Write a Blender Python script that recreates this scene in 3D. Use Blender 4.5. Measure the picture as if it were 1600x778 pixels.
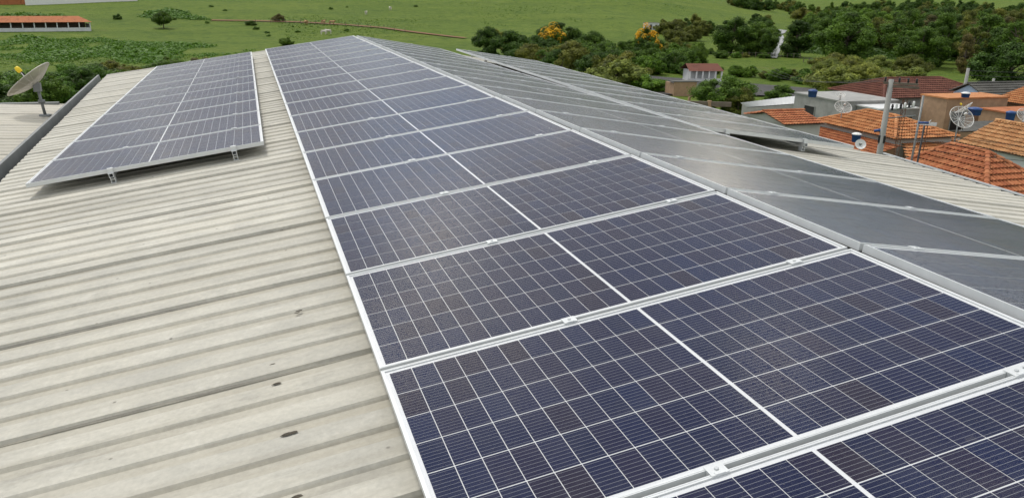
import bpy, bmesh, math, random
from mathutils import Vector, Matrix, Euler, noise
R = math.radians
PI = math.pi
for o in list(bpy.data.objects): bpy.data.objects.remove(o)
scene = bpy.context.scene
COL = scene.collection

# ------------------------------------------------------------------ camera
cam_d = bpy.data.cameras.new('Camera')
cam = bpy.data.objects.new('Camera', cam_d); COL.objects.link(cam)
cam_d.sensor_width = 36.0; cam_d.lens = 27.862
cam_d.clip_start = 0.05; cam_d.clip_end = 9000
cam.location = (-2.3997, -1.542, 0.9773)
cam.matrix_world = Matrix.Translation(cam.location) @ Matrix(((0.951664, 0.077097, -0.297308), (-0.306586, 0.296623, -0.904445), (0.018458, 0.951878, 0.305922))).to_4x4()
scene.camera = cam
scene.render.resolution_x = 1024; scene.render.resolution_y = 497

# ------------------------------------------------------------------ sky and sun
SUN_AZ, SUN_EL = R(-24), R(58)
world = bpy.data.worlds.new('World'); scene.world = world; world.use_nodes = True
wn = world.node_tree; wn.nodes.clear()
def wnode(t, **kw):
    n = wn.nodes.new(t)
    for k, v in kw.items(): setattr(n, k, v)
    return n
w_out = wnode('ShaderNodeOutputWorld'); w_bg = wnode('ShaderNodeBackground')
sky = wnode('ShaderNodeTexSky', sky_type='NISHITA', sun_disc=False)
sky.sun_elevation = SUN_EL; sky.sun_rotation = SUN_AZ; sky.altitude = 900; sky.dust_density = 2.0
w_tc = wnode('ShaderNodeTexCoord')
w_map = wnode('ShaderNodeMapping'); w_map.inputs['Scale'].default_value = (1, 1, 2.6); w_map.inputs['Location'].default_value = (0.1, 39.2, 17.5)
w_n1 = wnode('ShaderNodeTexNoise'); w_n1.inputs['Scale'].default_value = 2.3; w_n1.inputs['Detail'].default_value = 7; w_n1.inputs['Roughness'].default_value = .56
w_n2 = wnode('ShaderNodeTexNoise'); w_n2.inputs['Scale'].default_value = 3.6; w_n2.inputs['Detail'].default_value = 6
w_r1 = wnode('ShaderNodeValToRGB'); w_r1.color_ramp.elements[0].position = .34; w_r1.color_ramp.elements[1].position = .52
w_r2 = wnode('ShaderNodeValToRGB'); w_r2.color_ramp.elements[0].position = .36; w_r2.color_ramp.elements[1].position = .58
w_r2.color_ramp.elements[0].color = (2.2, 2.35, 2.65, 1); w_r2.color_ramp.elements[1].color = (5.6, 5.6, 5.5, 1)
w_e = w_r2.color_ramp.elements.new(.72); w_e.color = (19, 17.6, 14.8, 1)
w_mix = wnode('ShaderNodeMix', data_type='RGBA')
L_ = wn.links.new
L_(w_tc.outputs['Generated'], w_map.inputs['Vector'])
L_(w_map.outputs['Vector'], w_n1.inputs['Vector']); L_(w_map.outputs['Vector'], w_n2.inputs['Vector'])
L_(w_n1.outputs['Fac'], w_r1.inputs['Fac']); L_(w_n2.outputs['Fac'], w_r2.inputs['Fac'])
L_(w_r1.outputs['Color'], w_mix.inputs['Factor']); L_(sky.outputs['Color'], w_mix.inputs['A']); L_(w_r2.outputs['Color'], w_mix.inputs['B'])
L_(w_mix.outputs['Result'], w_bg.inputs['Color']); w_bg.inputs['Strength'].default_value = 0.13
L_(w_bg.outputs['Background'], w_out.inputs['Surface'])
sun_d = bpy.data.lights.new('sun', 'SUN'); sun_d.energy = 1.5; sun_d.angle = R(11); sun_d.color = (1, .96, .89)
sun = bpy.data.objects.new('sun', sun_d); COL.objects.link(sun)
sun_dir = Vector((math.sin(SUN_AZ) * math.cos(SUN_EL), math.cos(SUN_AZ) * math.cos(SUN_EL), math.sin(SUN_EL)))
sun.rotation_euler = sun_dir.to_track_quat('Z', 'Y').to_euler(); sun.location = (20, 30, 60)
vs = scene.view_settings
vs.view_transform = 'Standard'; vs.look = 'None'; vs.exposure = 0.55; vs.gamma = 1.0; vs.use_curve_mapping = False
scene.render.engine = 'CYCLES'
scene.cycles.max_bounces = 5; scene.cycles.diffuse_bounces = 3; scene.cycles.glossy_bounces = 3; scene.cycles.transparent_max_bounces = 10

# ------------------------------------------------------------------ helpers
class MB:
    """collects geometry for one mesh"""
    def __init__(s): s.v = []; s.f = []; s.mi = []
    def add(s, vs, fs, mi=0):
        b = len(s.v); s.v += [tuple(p) for p in vs]
        s.f += [tuple(b + i for i in f) for f in fs]; s.mi += [mi] * len(fs)
        return s
    def box(s, x0, x1, y0, y1, z0, z1, M=None, mi=0):
        vs = [Vector(p) for p in ((x0,y0,z0),(x1,y0,z0),(x1,y1,z0),(x0,y1,z0),(x0,y0,z1),(x1,y0,z1),(x1,y1,z1),(x0,y1,z1))]
        if M: vs = [M @ p for p in vs]
        return s.add(vs, [(3,2,1,0),(4,5,6,7),(0,1,5,4),(1,2,6,5),(2,3,7,6),(3,0,4,7)], mi)
    def quad(s, a, b, c, d, mi=0): return s.add([a, b, c, d], [(0,1,2,3)], mi)
    def tube(s, pts, rad, n=8, mi=0, caps=True):
        pts = [Vector(p) for p in pts]; rings = []
        rr = rad if isinstance(rad, (list, tuple)) else [rad] * len(pts)
        for i, p in enumerate(pts):
            d = (pts[min(i+1, len(pts)-1)] - pts[max(i-1, 0)])
            d = d.normalized() if d.length > 1e-9 else Vector((0,0,1))
            a = Vector((0,0,1)) if abs(d.z) < .9 else Vector((1,0,0))
            u = d.cross(a).normalized(); w = d.cross(u)
            rings.append([p + (u*math.cos(2*PI*k/n) + w*math.sin(2*PI*k/n)) * rr[i] for k in range(n)])
        vs = [q for r in rings for q in r]; fs = []
        for i in range(len(pts)-1):
            for k in range(n):
                fs.append((i*n+k, i*n+(k+1)%n, (i+1)*n+(k+1)%n, (i+1)*n+k))
        if caps: fs += [tuple(range(n-1, -1, -1)), tuple((len(pts)-1)*n+k for k in range(n))]
        return s.add(vs, fs, mi)
    def lathe(s, prof, c=(0,0,0), n=16, mi=0, M=None):
        vs = []; fs = []
        for r, z in prof:
            for k in range(n):
                p = Vector((r*math.cos(2*PI*k/n), r*math.sin(2*PI*k/n), z))
                vs.append((M @ p if M else p) + Vector(c))
        for i in range(len(prof)-1):
            for k in range(n): fs.append((i*n+k, i*n+(k+1)%n, (i+1)*n+(k+1)%n, (i+1)*n+k))
        return s.add(vs, fs, mi)
    def mesh(s, name, mats, smooth=False):
        m = bpy.data.meshes.new(name); m.from_pydata(s.v, [], s.f)
        for mt in (mats if isinstance(mats, (list, tuple)) else [mats]): m.materials.append(mt)
        if any(s.mi): m.polygons.foreach_set('material_index', s.mi)
        if smooth: m.polygons.foreach_set('use_smooth', [True]*len(m.polygons))
        m.update(); return m
    def build(s, name, mats, parent=None, smooth=False, loc=None):
        return link(name, s.mesh(name, mats, smooth), parent, loc)
def link(name, me, parent=None, loc=None):
    o = bpy.data.objects.new(name, me); COL.objects.link(o)
    if parent: o.parent = parent
    if loc is not None: o.location = loc
    return o
def empty(name, loc=(0,0,0), rz=0):
    o = bpy.data.objects.new(name, None); COL.objects.link(o); o.location = loc; o.rotation_euler = (0,0,rz); o.empty_display_size = .2
    return o
def tag(o, label=None, cat=None, group=None, kind=None):
    if label: o['label'] = label
    if cat: o['category'] = cat
    if group: o['group'] = group
    if kind: o['kind'] = kind
    return o
def thing(name, label, cat, loc=(0,0,0), rz=0, group=None): return tag(empty(name, loc, rz), label, cat, group)
ORD = ['first','second','third','fourth','fifth','sixth','seventh','eighth','ninth','tenth','eleventh','twelfth','thirteenth','fourteenth','fifteenth','sixteenth','seventeenth','eighteenth','nineteenth','twentieth']
def sm(a, b, x):
    t = max(0., min(1., (x-a)/(b-a))); return t*t*(3-2*t)

# ------------------------------------------------------------------ materials
class NT:
    def __init__(s, name):
        s.m = bpy.data.materials.new(name); s.m.use_nodes = True; s.t = s.m.node_tree; s.t.nodes.clear()
        s.out = s.n('ShaderNodeOutputMaterial')
    def n(s, t, **kw):
        x = s.t.nodes.new(t)
        for k, v in kw.items():
            if k.startswith('i_'): x.inputs[k[2:].replace('_', ' ')].default_value = v
            else: setattr(x, k, v)
        return x
    def l(s, a, b): s.t.links.new(a, b)
    def coord(s, kind='Object', scale=(1,1,1)):
        tc = s.n('ShaderNodeTexCoord'); mp = s.n('ShaderNodeMapping'); mp.inputs['Scale'].default_value = scale
        s.l(tc.outputs[kind], mp.inputs['Vector']); return mp.outputs['Vector']
    def noise(s, vec, scale, detail=4, rough=.55):
        x = s.n('ShaderNodeTexNoise'); x.inputs['Scale'].default_value = scale; x.inputs['Detail'].default_value = detail; x.inputs['Roughness'].default_value = rough
        s.l(vec, x.inputs['Vector']); return x.outputs['Fac']
    def ramp(s, fac, stops):
        x = s.n('ShaderNodeValToRGB'); cr = x.color_ramp
        while len(cr.elements) < len(stops): cr.elements.new(.5)
        for e, (p, c) in zip(cr.elements, stops): e.position = p; e.color = (*c, 1) if len(c) == 3 else c
        s.l(fac, x.inputs['Fac']); return x.outputs['Color']
    def mix(s, fac, a, b, blend='MIX'):
        x = s.n('ShaderNodeMix', data_type='RGBA', blend_type=blend)
        for sock, v in (('Factor', fac), ('A', a), ('B', b)):
            if isinstance(v, (int, float)): x.inputs[sock].default_value = v
            elif isinstance(v, (tuple, list)): x.inputs[sock].default_value = (*v, 1)
            else: s.l(v, x.inputs[sock])
        return x.outputs['Result']
    def math(s, op, a, b=0.0):
        x = s.n('ShaderNodeMath', operation=op)
        for i, v in enumerate((a, b)):
            if isinstance(v, (int, float)): x.inputs[i].default_value = v
            else: s.l(v, x.inputs[i])
        return x.outputs[0]
    def bump(s, h, strength=.3, dist=.02):
        x = s.n('ShaderNodeBump'); x.inputs['Strength'].default_value = strength; x.inputs['Distance'].default_value = dist
        s.l(h, x.inputs['Height']); return x.outputs['Normal']
    def principled(s, col, rough=.7, metal=0, spec=.5, normal=None):
        b = s.n('ShaderNodeBsdfPrincipled'); b.inputs['Metallic'].default_value = metal; b.inputs['Specular IOR Level'].default_value = spec
        if isinstance(rough, (int, float)): b.inputs['Roughness'].default_value = rough
        else: s.l(rough, b.inputs['Roughness'])
        if isinstance(col, (tuple, list)): b.inputs['Base Color'].default_value = (*col, 1)
        else: s.l(col, b.inputs['Base Color'])
        if normal: s.l(normal, b.inputs['Normal'])
        s.l(b.outputs[0], s.out.inputs['Surface']); return b
def plain(name, col, rough=.7, metal=0, var=.15, scale=6., bump=0., spec=.4, coords='Object'):
    t = NT(name); v = t.coord(coords)
    f = t.noise(v, scale, 5); f2 = t.noise(v, scale*.17, 3)
    c1 = tuple(max(0, c*(1-var)) for c in col); c2 = tuple(min(1, c*(1+var)) for c in col)
    c = t.mix(t.math('MULTIPLY_ADD', f, .6), c1, c2)
    c = t.ramp(f, [(.3, c1), (.7, c2)]); c = t.mix(.35, c, t.ramp(f2, [(.35, c1), (.65, c2)]))
    t.principled(c, rough, metal, spec, t.bump(f, bump, .02) if bump else None)
    return t.m
def rand_shift(t, vec, amount=37.):
    oi = t.n('ShaderNodeObjectInfo'); cx = t.n('ShaderNodeCombineXYZ')
    t.l(t.math('MULTIPLY', oi.outputs['Random'], amount), cx.inputs[0]); t.l(t.math('MULTIPLY', oi.outputs['Random'], amount*.37), cx.inputs[1])
    a = t.n('ShaderNodeVectorMath', operation='ADD'); t.l(vec, a.inputs[0]); t.l(cx.outputs[0], a.inputs[1]); return a.outputs[0]

def mat_sheet(name, base, warm):
    t = NT(name); v0 = t.coord('Object'); v = rand_shift(t, v0)
    def stretch(sx, sy):
        m = t.n('ShaderNodeMapping'); m.inputs['Scale'].default_value = (sx, sy, 1); t.l(v, m.inputs['Vector']); return m.outputs[0]
    big = t.noise(v, 1.3, 3); patch = t.noise(stretch(3, 6), 1.0, 4, .6); streak = t.noise(stretch(.55, 17), 1.0, 5, .6); fine = t.noise(v, 46, 4, .65)
    grime = t.noise(stretch(.42, 9), 1.0, 7, .68)
    c = t.ramp(patch, [(.33, tuple(b*.88 for b in base)), (.66, tuple(b*1.1 for b in base))])
    c = t.mix(t.math('MULTIPLY', big, .55), c, warm)
    blot = t.noise(stretch(2.2, 2.6), 1.0, 9, .74); c = t.mix(t.ramp(blot, [(.46, (0,0,0)), (.6, (.42,.42,.42))]), c, tuple(b*.68 for b in base)); c = t.mix(t.ramp(t.noise(stretch(4.1, 3.0), 1.0, 8, .7), [(.55, (0,0,0)), (.64, (.35,.35,.35))]), c, tuple(min(1, b*1.22) for b in base))
    c = t.mix(t.ramp(streak, [(.5, (0,0,0)), (.72, (.45,.45,.45))]), c, tuple(b*.66 for b in warm))
    # dirt silted up in the troughs, with ragged drying edges
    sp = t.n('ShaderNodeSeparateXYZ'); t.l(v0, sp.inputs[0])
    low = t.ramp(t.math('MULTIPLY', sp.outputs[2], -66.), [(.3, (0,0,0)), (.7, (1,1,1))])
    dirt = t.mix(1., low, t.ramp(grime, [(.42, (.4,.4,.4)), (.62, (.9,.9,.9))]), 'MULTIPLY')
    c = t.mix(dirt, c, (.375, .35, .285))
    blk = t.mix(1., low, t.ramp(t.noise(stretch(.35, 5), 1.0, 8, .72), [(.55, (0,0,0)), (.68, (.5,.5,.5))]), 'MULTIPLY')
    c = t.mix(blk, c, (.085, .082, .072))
    lapm = t.ramp(sp.outputs[1], [(.0, (1,1,1)), (.1, (.55,.55,.55)), (.17, (0,0,0))])
    lapn = t.ramp(t.noise(stretch(.5, 8), 1.0, 8, .75), [(.47, (0,0,0)), (.64, (.8,.8,.8))])
    c = t.mix(t.mix(1., lapm, lapn, 'MULTIPLY'), c, (.11, .107, .095))
    # soft grey water marks and small specks anywhere
    wm = t.ramp(t.noise(stretch(1.1, 3.2), 1.0, 8, .72), [(.56, (0,0,0)), (.7, (.5,.5,.5))])
    c = t.mix(wm, c, (.2, .195, .17))
    vo = t.n('ShaderNodeTexVoronoi', i_Scale=5.5); t.l(v, vo.inputs['Vector'])
    c = t.mix(t.ramp(vo.outputs['Distance'], [(.02, (.75,.75,.75)), (.055, (0,0,0))]), c, (.1, .09, .075))
    c = t.mix(.14, c, t.ramp(fine, [(.3, (.2,.2,.2)), (.7, (.8,.8,.8))]), 'OVERLAY')
    oi = t.n('ShaderNodeObjectInfo')
    c = t.mix(.5, c, t.ramp(oi.outputs['Random'], [(0, (.42,.42,.41)), (1, (.61,.61,.6))]), 'OVERLAY')
    t.principled(c, t.ramp(patch, [(.3, (.5,.5,.5)), (.7, (.75,.75,.75))]), .0, .3, t.bump(fine, .12, .004)); return t.m

def mat_cell(name, island):
    t = NT(name)
    if island: g = t.n('ShaderNodeNewGeometry').outputs['Random Per Island']
    else: g = t.n('ShaderNodeObjectInfo').outputs['Random']
    c = t.ramp(g, [(0, (.004,.010,.050)), (.3, (.007,.012,.054)), (.5, (.014,.0125,.046)), (.75, (.005,.0135,.064)), (.9, (.011,.012,.048)), (1, (.019,.0135,.034))])
    fl = t.noise(t.coord('Object'), 24, 5); c = t.mix(.22, c, t.ramp(fl, [(.35, (.003,.004,.014)), (.7, (.014,.017,.04))]))
    uv = t.n('ShaderNodeUVMap'); sp = t.n('ShaderNodeSeparateXYZ'); t.l(uv.outputs[0], sp.inputs[0])
    fr = t.math('FRACT', t.math('MULTIPLY', sp.outputs[1], 9.0))
    ln = t.math('LESS_THAN', t.math('ABSOLUTE', t.math('SUBTRACT', fr, .5)), .034)
    c = t.mix(t.math('MULTIPLY', ln, .6), c, (.4, .42, .45))
    t.principled(c, .5, 0, .05); return t.m

def mat_glass():
    t = NT('panel_glass'); v = rand_shift(t, t.coord('Object'), 90.)
    vo = t.n('ShaderNodeTexVoronoi', i_Scale=70., i_Randomness=1.0); t.l(v, vo.inputs['Vector'])
    sel = t.ramp(vo.outputs['Color'], [(.52, (0,0,0)), (.56, (1,1,1))])
    drop = t.mix(1., t.ramp(vo.outputs['Distance'], [(.0, (1,1,1)), (.42, (0,0,0))]), sel, 'MULTIPLY')
    nz = t.noise(v, 260, 3)
    h = t.mix(.25, drop, nz)
    nor = t.bump(h, .34, .002)
    fr = t.n('ShaderNodeFresnel', i_IOR=1.35); t.l(nor, fr.inputs['Normal'])
    film = t.noise(v, 2.2, 4)
    gl = t.n('ShaderNodeBsdfGlossy'); t.l(nor, gl.inputs['Normal'])
    t.l(t.ramp(film, [(.35, (.10,.10,.10)), (.7, (.16,.16,.16))]), gl.inputs['Roughness'])
    t.l(t.ramp(t.mix(.5, drop, t.noise(v, 120, 2, .6)), [(.2, (1,1,1)), (.42, (.78,.78,.78)), (.7, (.4,.4,.4))]), gl.inputs['Color'])  # gloss tint paints the drops' speckle of the reflection into the colour
    tr = t.n('ShaderNodeBsdfTransparent'); df = t.n('ShaderNodeBsdfDiffuse'); df.inputs['Color'].default_value = (.36,.35,.32,1)
    m0 = t.n('ShaderNodeMixShader'); t.l(t.mix(1., t.ramp(t.noise(v, 5, 6, .7), [(.42, (.006,.006,.006)), (.75, (.045,.045,.045))]), t.ramp(t.noise(v, 11, 3, .6), [(.7, (0,0,0)), (.77, (.09,.09,.09))]), 'ADD'), m0.inputs[0]); t.l(tr.outputs[0], m0.inputs[1]); t.l(df.outputs[0], m0.inputs[2])
    m1 = t.n('ShaderNodeMixShader'); t.l(t.math('MULTIPLY', fr.outputs[0], .56), m1.inputs[0]); t.l(m0.outputs[0], m1.inputs[1]); t.l(gl.outputs[0], m1.inputs[2])
    t.l(m1.outputs[0], t.out.inputs['Surface']); return t.m

def mat_leaf(name, dark, light, trans=.3):
    t = NT(name); g = t.n('ShaderNodeNewGeometry').outputs['Random Per Island']; oi = t.n('ShaderNodeObjectInfo').outputs['Random']
    c = t.ramp(g, [(0, dark), (1, light)])
    mid = tuple((a+b)/2 for a, b in zip(dark, light))
    c = t.mix(.45, c, t.ramp(oi, [(0, tuple(x*.62 for x in mid)), (.5, mid), (1, (mid[0]*1.55, mid[1]*1.3, mid[2]*1.2))]))
    cn = t.noise(rand_shift(t, t.coord('Object'), 20.), 5.5, 3, .6); c = t.mix(1., c, t.ramp(cn, [(.34, (.5,.52,.5)), (.5, (1,1,1)), (.66, (1.6,1.5,1.25))]), 'MULTIPLY')
    d = t.n('ShaderNodeBsdfPrincipled'); t.l(c, d.inputs['Base Color']); d.inputs['Roughness'].default_value = .6; d.inputs['Specular IOR Level'].default_value = .25
    tl = t.n('ShaderNodeBsdfTranslucent'); t.l(c, tl.inputs['Color'])
    m = t.n('ShaderNodeMixShader'); m.inputs[0].default_value = trans; t.l(d.outputs[0], m.inputs[1]); t.l(tl.outputs[0], m.inputs[2])
    t.l(m.outputs[0], t.out.inputs['Surface']); return t.m

def mat_ground():
    t = NT('pasture'); v = t.coord('Object')
    big = t.noise(v, .011, 5, .6); mid = t.noise(v, .06, 6, .62); fine = t.noise(v, .6, 7, .7); vf = t.noise(v, 2.6, 5, .7)
    st = t.n('ShaderNodeMapping'); st.inputs['Scale'].default_value = (.35, 1.6, 1); st.inputs['Rotation'].default_value = (0, 0, .3); t.l(v, st.inputs['Vector']); band = t.noise(st.outputs[0], .035, 7, .66)
    c = t.ramp(big, [(.36, (.05,.115,.010)), (.48, (.1,.17,.015)), (.6, (.17,.225,.026))])  # broad grass tones, the paler patches also painting in sunlight
    c = t.mix(.55, c, t.ramp(mid, [(.32, (.04,.085,.01)), (.5, (.085,.135,.018)), (.68, (.15,.185,.03))]))
    c = t.mix(.5, c, t.ramp(band, [(.36, (.035,.09,.009)), (.52, (.095,.165,.015)), (.66, (.17,.22,.032))]))
    c = t.mix(.45, c, t.ramp(fine, [(.34, (.03,.06,.008)), (.52, (.1,.15,.02)), (.7, (.17,.195,.045))]))
    c = t.mix(.2, c, t.ramp(vf, [(.3, (.02,.035,.008)), (.7, (.17,.2,.04))]))
    spot = t.noise(v, .21, 6, .75); c = t.mix(t.ramp(spot, [(.52, (0,0,0)), (.66, (.7,.7,.7))]), c, (.024,.066,.009)); c = t.mix(t.ramp(t.noise(v, .13, 7, .75), [(.55, (0,0,0)), (.7, (.45,.45,.45))]), c, (.17,.21,.04))
    c = t.mix(t.ramp(t.noise(v, .03, 8, .7), [(.64, (0,0,0)), (.72, (.45,.45,.45))]), c, (.15,.12,.05))
    t.principled(c, .9, 0, .12, t.bump(fine, .9, .8)); return t.m

M = {}
M['sheet'] = mat_sheet('weathered_sheet', (.46,.45,.402), (.455,.42,.335))
M['sheet2'] = mat_sheet('pale_sheet', (.5,.485,.44), (.5,.46,.39))
M['alu'] = plain('anodised_aluminium', (.64,.66,.66), .42, .3, .08, 14, 0, .5)
M['alu_dull'] = plain('mill_aluminium', (.55,.57,.57), .45, .5, .08, 20)
M['galv'] = plain('galvanised_gutter', (.2,.21,.205), .55, .25, .2, 3)
M['gutter_in'] = plain('shaded_gutter_inside', (.05,.052,.048), .8, .1, .3, 4)  # near-black colour paints in the shade inside the right gutter
M['backsheet'] = plain('white_backsheet', (.66,.68,.7), .5, 0, .03, 12)
M['cell'] = mat_cell('silicon_cell', False); M['cells'] = mat_cell('silicon_cells', True)
M['glass'] = mat_glass()
M['ground'] = mat_ground()
M['dark'] = plain('dark_void', (.02,.02,.02), .9)
M['wall'] = plain('plaster_wall', (.5,.49,.46), .85, 0, .15, 1.2, .2)
M['white_wall'] = plain('white_limewash', (.62,.63,.63), .85, 0, .12, .9, .2)
M['concrete'] = plain('raw_concrete_block', (.3,.3,.285), .9, 0, .25, 1.5, .4)
M['brick'] = plain('raw_clay_brick', (.36,.235,.145), .9, 0, .22, 2.5, .5)
M['pole'] = plain('concrete_pole', (.29,.29,.27), .85, 0, .14, 3)
M['tile'] = None
M['bark'] = plain('bark', (.1,.08,.06), .9, 0, .3, 5)
M['black'] = plain('black_plastic_and_openings', (.02,.02,.022), .5)
M['blue'] = plain('blue_plastic', (.025,.07,.22), .45, 0, .12, 4)
M['dishmesh'] = plain('dish_mesh', (.46,.44,.38), .5, .4, .1, 20)
M['white'] = plain('white_paint', (.75,.75,.73), .5, 0, .06, 4)
M['yellow'] = plain('yellow_plastic', (.75,.55,.02), .5)
M['wood'] = plain('grey_timber', (.16,.13,.1), .85, 0, .25, 8)
M['asph'] = plain('old_dark_paving', (.06,.058,.055), .9, 0, .3, .5, .2)
M['yardline'] = plain('worn_yard_joint', (.14,.13,.115), .9, 0, .3, .5)
M['earth'] = plain('red_earth', (.19,.09,.042), .95, 0, .25, .8, .3)
M['rust'] = plain('rusty_steel', (.16,.07,.04), .8, .2, .3, 8)
M['fibro'] = plain('dark_fibre_cement', (.1,.098,.088), .9, 0, .3, 1.5, .3)
M['paleblue'] = plain('pale_blue_paint', (.5,.62,.78), .7, 0, .06, 2)
M['lightmetal'] = plain('pale_metal_roof', (.62,.63,.62), .5, .1, .08, 1.2)
def mat_tile(name, a, b, c_):
    t = NT(name); v = t.coord('Object'); g = t.n('ShaderNodeNewGeometry').outputs['Random Per Island']
    c = t.ramp(g, [(0, a), (.5, b), (1, c_)]); n = t.noise(v, 1.1, 6, .65)
    c = t.mix(t.ramp(n, [(.52, (0,0,0)), (.72, (.6,.6,.6))]), c, tuple(x*.38 for x in a))
    t.principled(c, .85, 0, .25, t.bump(t.noise(v, 30, 3), .2, .01)); return t.m
M['tile_orange'] = mat_tile('orange_clay_tile', (.38,.145,.055), (.46,.195,.078), (.54,.26,.11))
M['tile_red'] = mat_tile('red_clay_tile', (.3,.1,.045), (.38,.135,.058), (.46,.19,.085))
M['tile_pale'] = mat_tile('pale_clay_tile', (.4,.19,.08), (.47,.24,.105), (.53,.3,.14))
M['tile_dark'] = mat_tile('dark_red_roofing', (.125,.05,.036), (.15,.06,.042), (.18,.075,.05))
LEAF = {
 'dark': mat_leaf('leaf_dark', (.026,.068,.008), (.09,.17,.022)),
 'mid': mat_leaf('leaf_mid', (.042,.1,.010), (.135,.23,.028)),
 'olive': mat_leaf('leaf_olive', (.07,.092,.014), (.2,.225,.042)),
 'bright': mat_leaf('leaf_bright', (.062,.15,.012), (.17,.29,.03)),
 'pale': mat_leaf('leaf_pale', (.13,.175,.03), (.29,.34,.08)),
 'scrub': mat_leaf('leaf_scrub', (.046,.125,.013), (.13,.25,.028)),
 'brown': mat_leaf('leaf_brown', (.09,.09,.028), (.21,.19,.065)),
 'flower': mat_leaf('yellow_blossom', (.45,.24,.008), (.75,.48,.02)),
}

# ------------------------------------------------------------------ terrain
#BEGIN_TERRAIN
def terrain(x, y):
    d = math.hypot(x, y); az = math.degrees(math.atan2(x, y))
    def sm(a, b, t):
        t = max(0., min(1., (t-a)/(b-a))); return t*t*(3-2*t)
    z = -11. - 2.4*sm(70, 160, d)
    f = max(0., min(1., (37.8-az)/13.)) * sm(-120, -60, az)
    A = 27. - 6.*sm(10, -15, az)
    z += f*A*sm(215, 640, d)
    z += .022*max(0., d-620.) + .012*max(0., d-450.)*sm(30, 40, az)
    z += (math.sin(x*.021+1.3)*math.cos(y*.017) + .5*math.sin(x*.05+y*.043))*1.1*sm(180, 420, d)
    return z
#END_TERRAIN
def build_terrain():
    radii = [0, 8, 16, 25, 35, 46, 58, 70, 82, 95, 108, 122, 136, 150, 165, 180, 195, 210]
    r = 210.
    while r < 4200: r *= 1.045; radii.append(r)
    n = 360; vs = [(0, 0, terrain(0, 0))]; fs = []
    for r in radii[1:]:
        for k in range(n):
            a = 2*PI*k/n; x = r*math.sin(a); y = r*math.cos(a); vs.append((x, y, terrain(x, y)))
    for k in range(n): fs.append((0, 1+(k+1) % n, 1+k))
    for i in range(len(radii)-2):
        for k in range(n):
            a = 1+i*n+k; b = 1+i*n+(k+1) % n; fs.append((a, b, b+n, a+n))
    me = bpy.data.meshes.new('ground'); me.from_pydata(vs, [], fs); me.materials.append(M['ground'])
    me.polygons.foreach_set('use_smooth', [True]*len(me.polygons)); me.update()
    tag(link('ground', me), 'rolling green pasture and hillside around the town', None, None, 'structure')
build_terrain()
def ribbon(name, pts, width, mat, lift=.06, label=None):
    mb = MB(); P = [Vector((p[0], p[1])) for p in pts]
    fine = []
    for a, b in zip(P[:-1], P[1:]):
        m = max(1, int((b-a).length/3))
        for i in range(m): fine.append(a.lerp(b, i/m))
    fine.append(P[-1]); prev = None
    for i, p in enumerate(fine):
        d = (fine[min(i+1, len(fine)-1)] - fine[max(i-1, 0)]).normalized(); nn = Vector((-d.y, d.x))
        w = (width(i/len(fine)) if callable(width) else width) * (1 + .25*noise.noise(Vector((i*.37, 3.1, 0)))) / 2
        row = []
        for s_ in (-1, -.33, .33, 1):
            q = p + nn*w*s_; row.append(Vector((q.x, q.y, terrain(q.x, q.y)+lift)))
        if prev:
            for j in range(3): mb.quad(prev[j], row[j], row[j+1], prev[j+1])
        prev = row
    return tag(mb.build(name, mat, None, True), label, None, None, 'structure')
ribbon('dirt_track', [(-14.14, 309.54), (0.99, 305.75), (16.14, 300.69), (30.89, 292.28), (42.74, 281.94), (50.97, 267.23), (58.71, 254.09), (62.64, 247.33)], 2.2, M['earth'], .3, 'reddish earth track cut across the pasture hillside')
def mat_water():
    t = NT('river_water'); v = t.coord('Object', (1, .3, 1))
    f = t.noise(v, .9, 5, .6)
    c = t.ramp(f, [(.36, (.09,.095,.08)), (.7, (.27,.275,.265))])
    t.principled(c, .34, 0, .4, t.bump(f, .6, .2)); return t.m
ribbon('river', [(122.13, 173.61), (136.96, 193.03), (151.25, 212.97), (165.99, 231.72), (179.6, 249.76), (196.36, 275.24), (226.33, 312.15)], 4.2, mat_water(), .3, 'narrow pale river with white rapids between dark trees')
ribbon('town_street', [(19, 8), (20.5, 30), (21, 60), (23, 90)], 5.0, M['asph'], .05, 'street between the houses beyond the roof')
def yard():
    c = [Vector(p) for p in [(68.59, 133.81), (85.34, 108.0), (73.76, 94.69), (48.67, 97.3)]]; n, m = 22, 10; mb, base = MB(), MB()
    def at(u, v, h):
        p = c[0].lerp(c[1], u).lerp(c[3].lerp(c[2], u), v); return Vector((p.x, p.y, terrain(p.x, p.y)+h))
    for i in range(n):
        for j in range(m):
            a, b, e = i/n, (i+.9)/n, (i+1)/n; u0, u1 = j/m, (j+1)/m
            mb.quad(at(u0, a, .26), at(u1, a, .26), at(u1, b, .26), at(u0, b, .26)); base.quad(at(u0, a, .2), at(u1, a, .2), at(u1, e, .2), at(u0, e, .2))
    tag(base.build('paved_yard', M['yardline']), 'broad dark paved drying yard beyond the houses', None, None, 'structure')
    tag(mb.build('yard_strips', M['asph']), 'long dark strips laid across the drying yard', None, None, 'structure')
yard()

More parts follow.
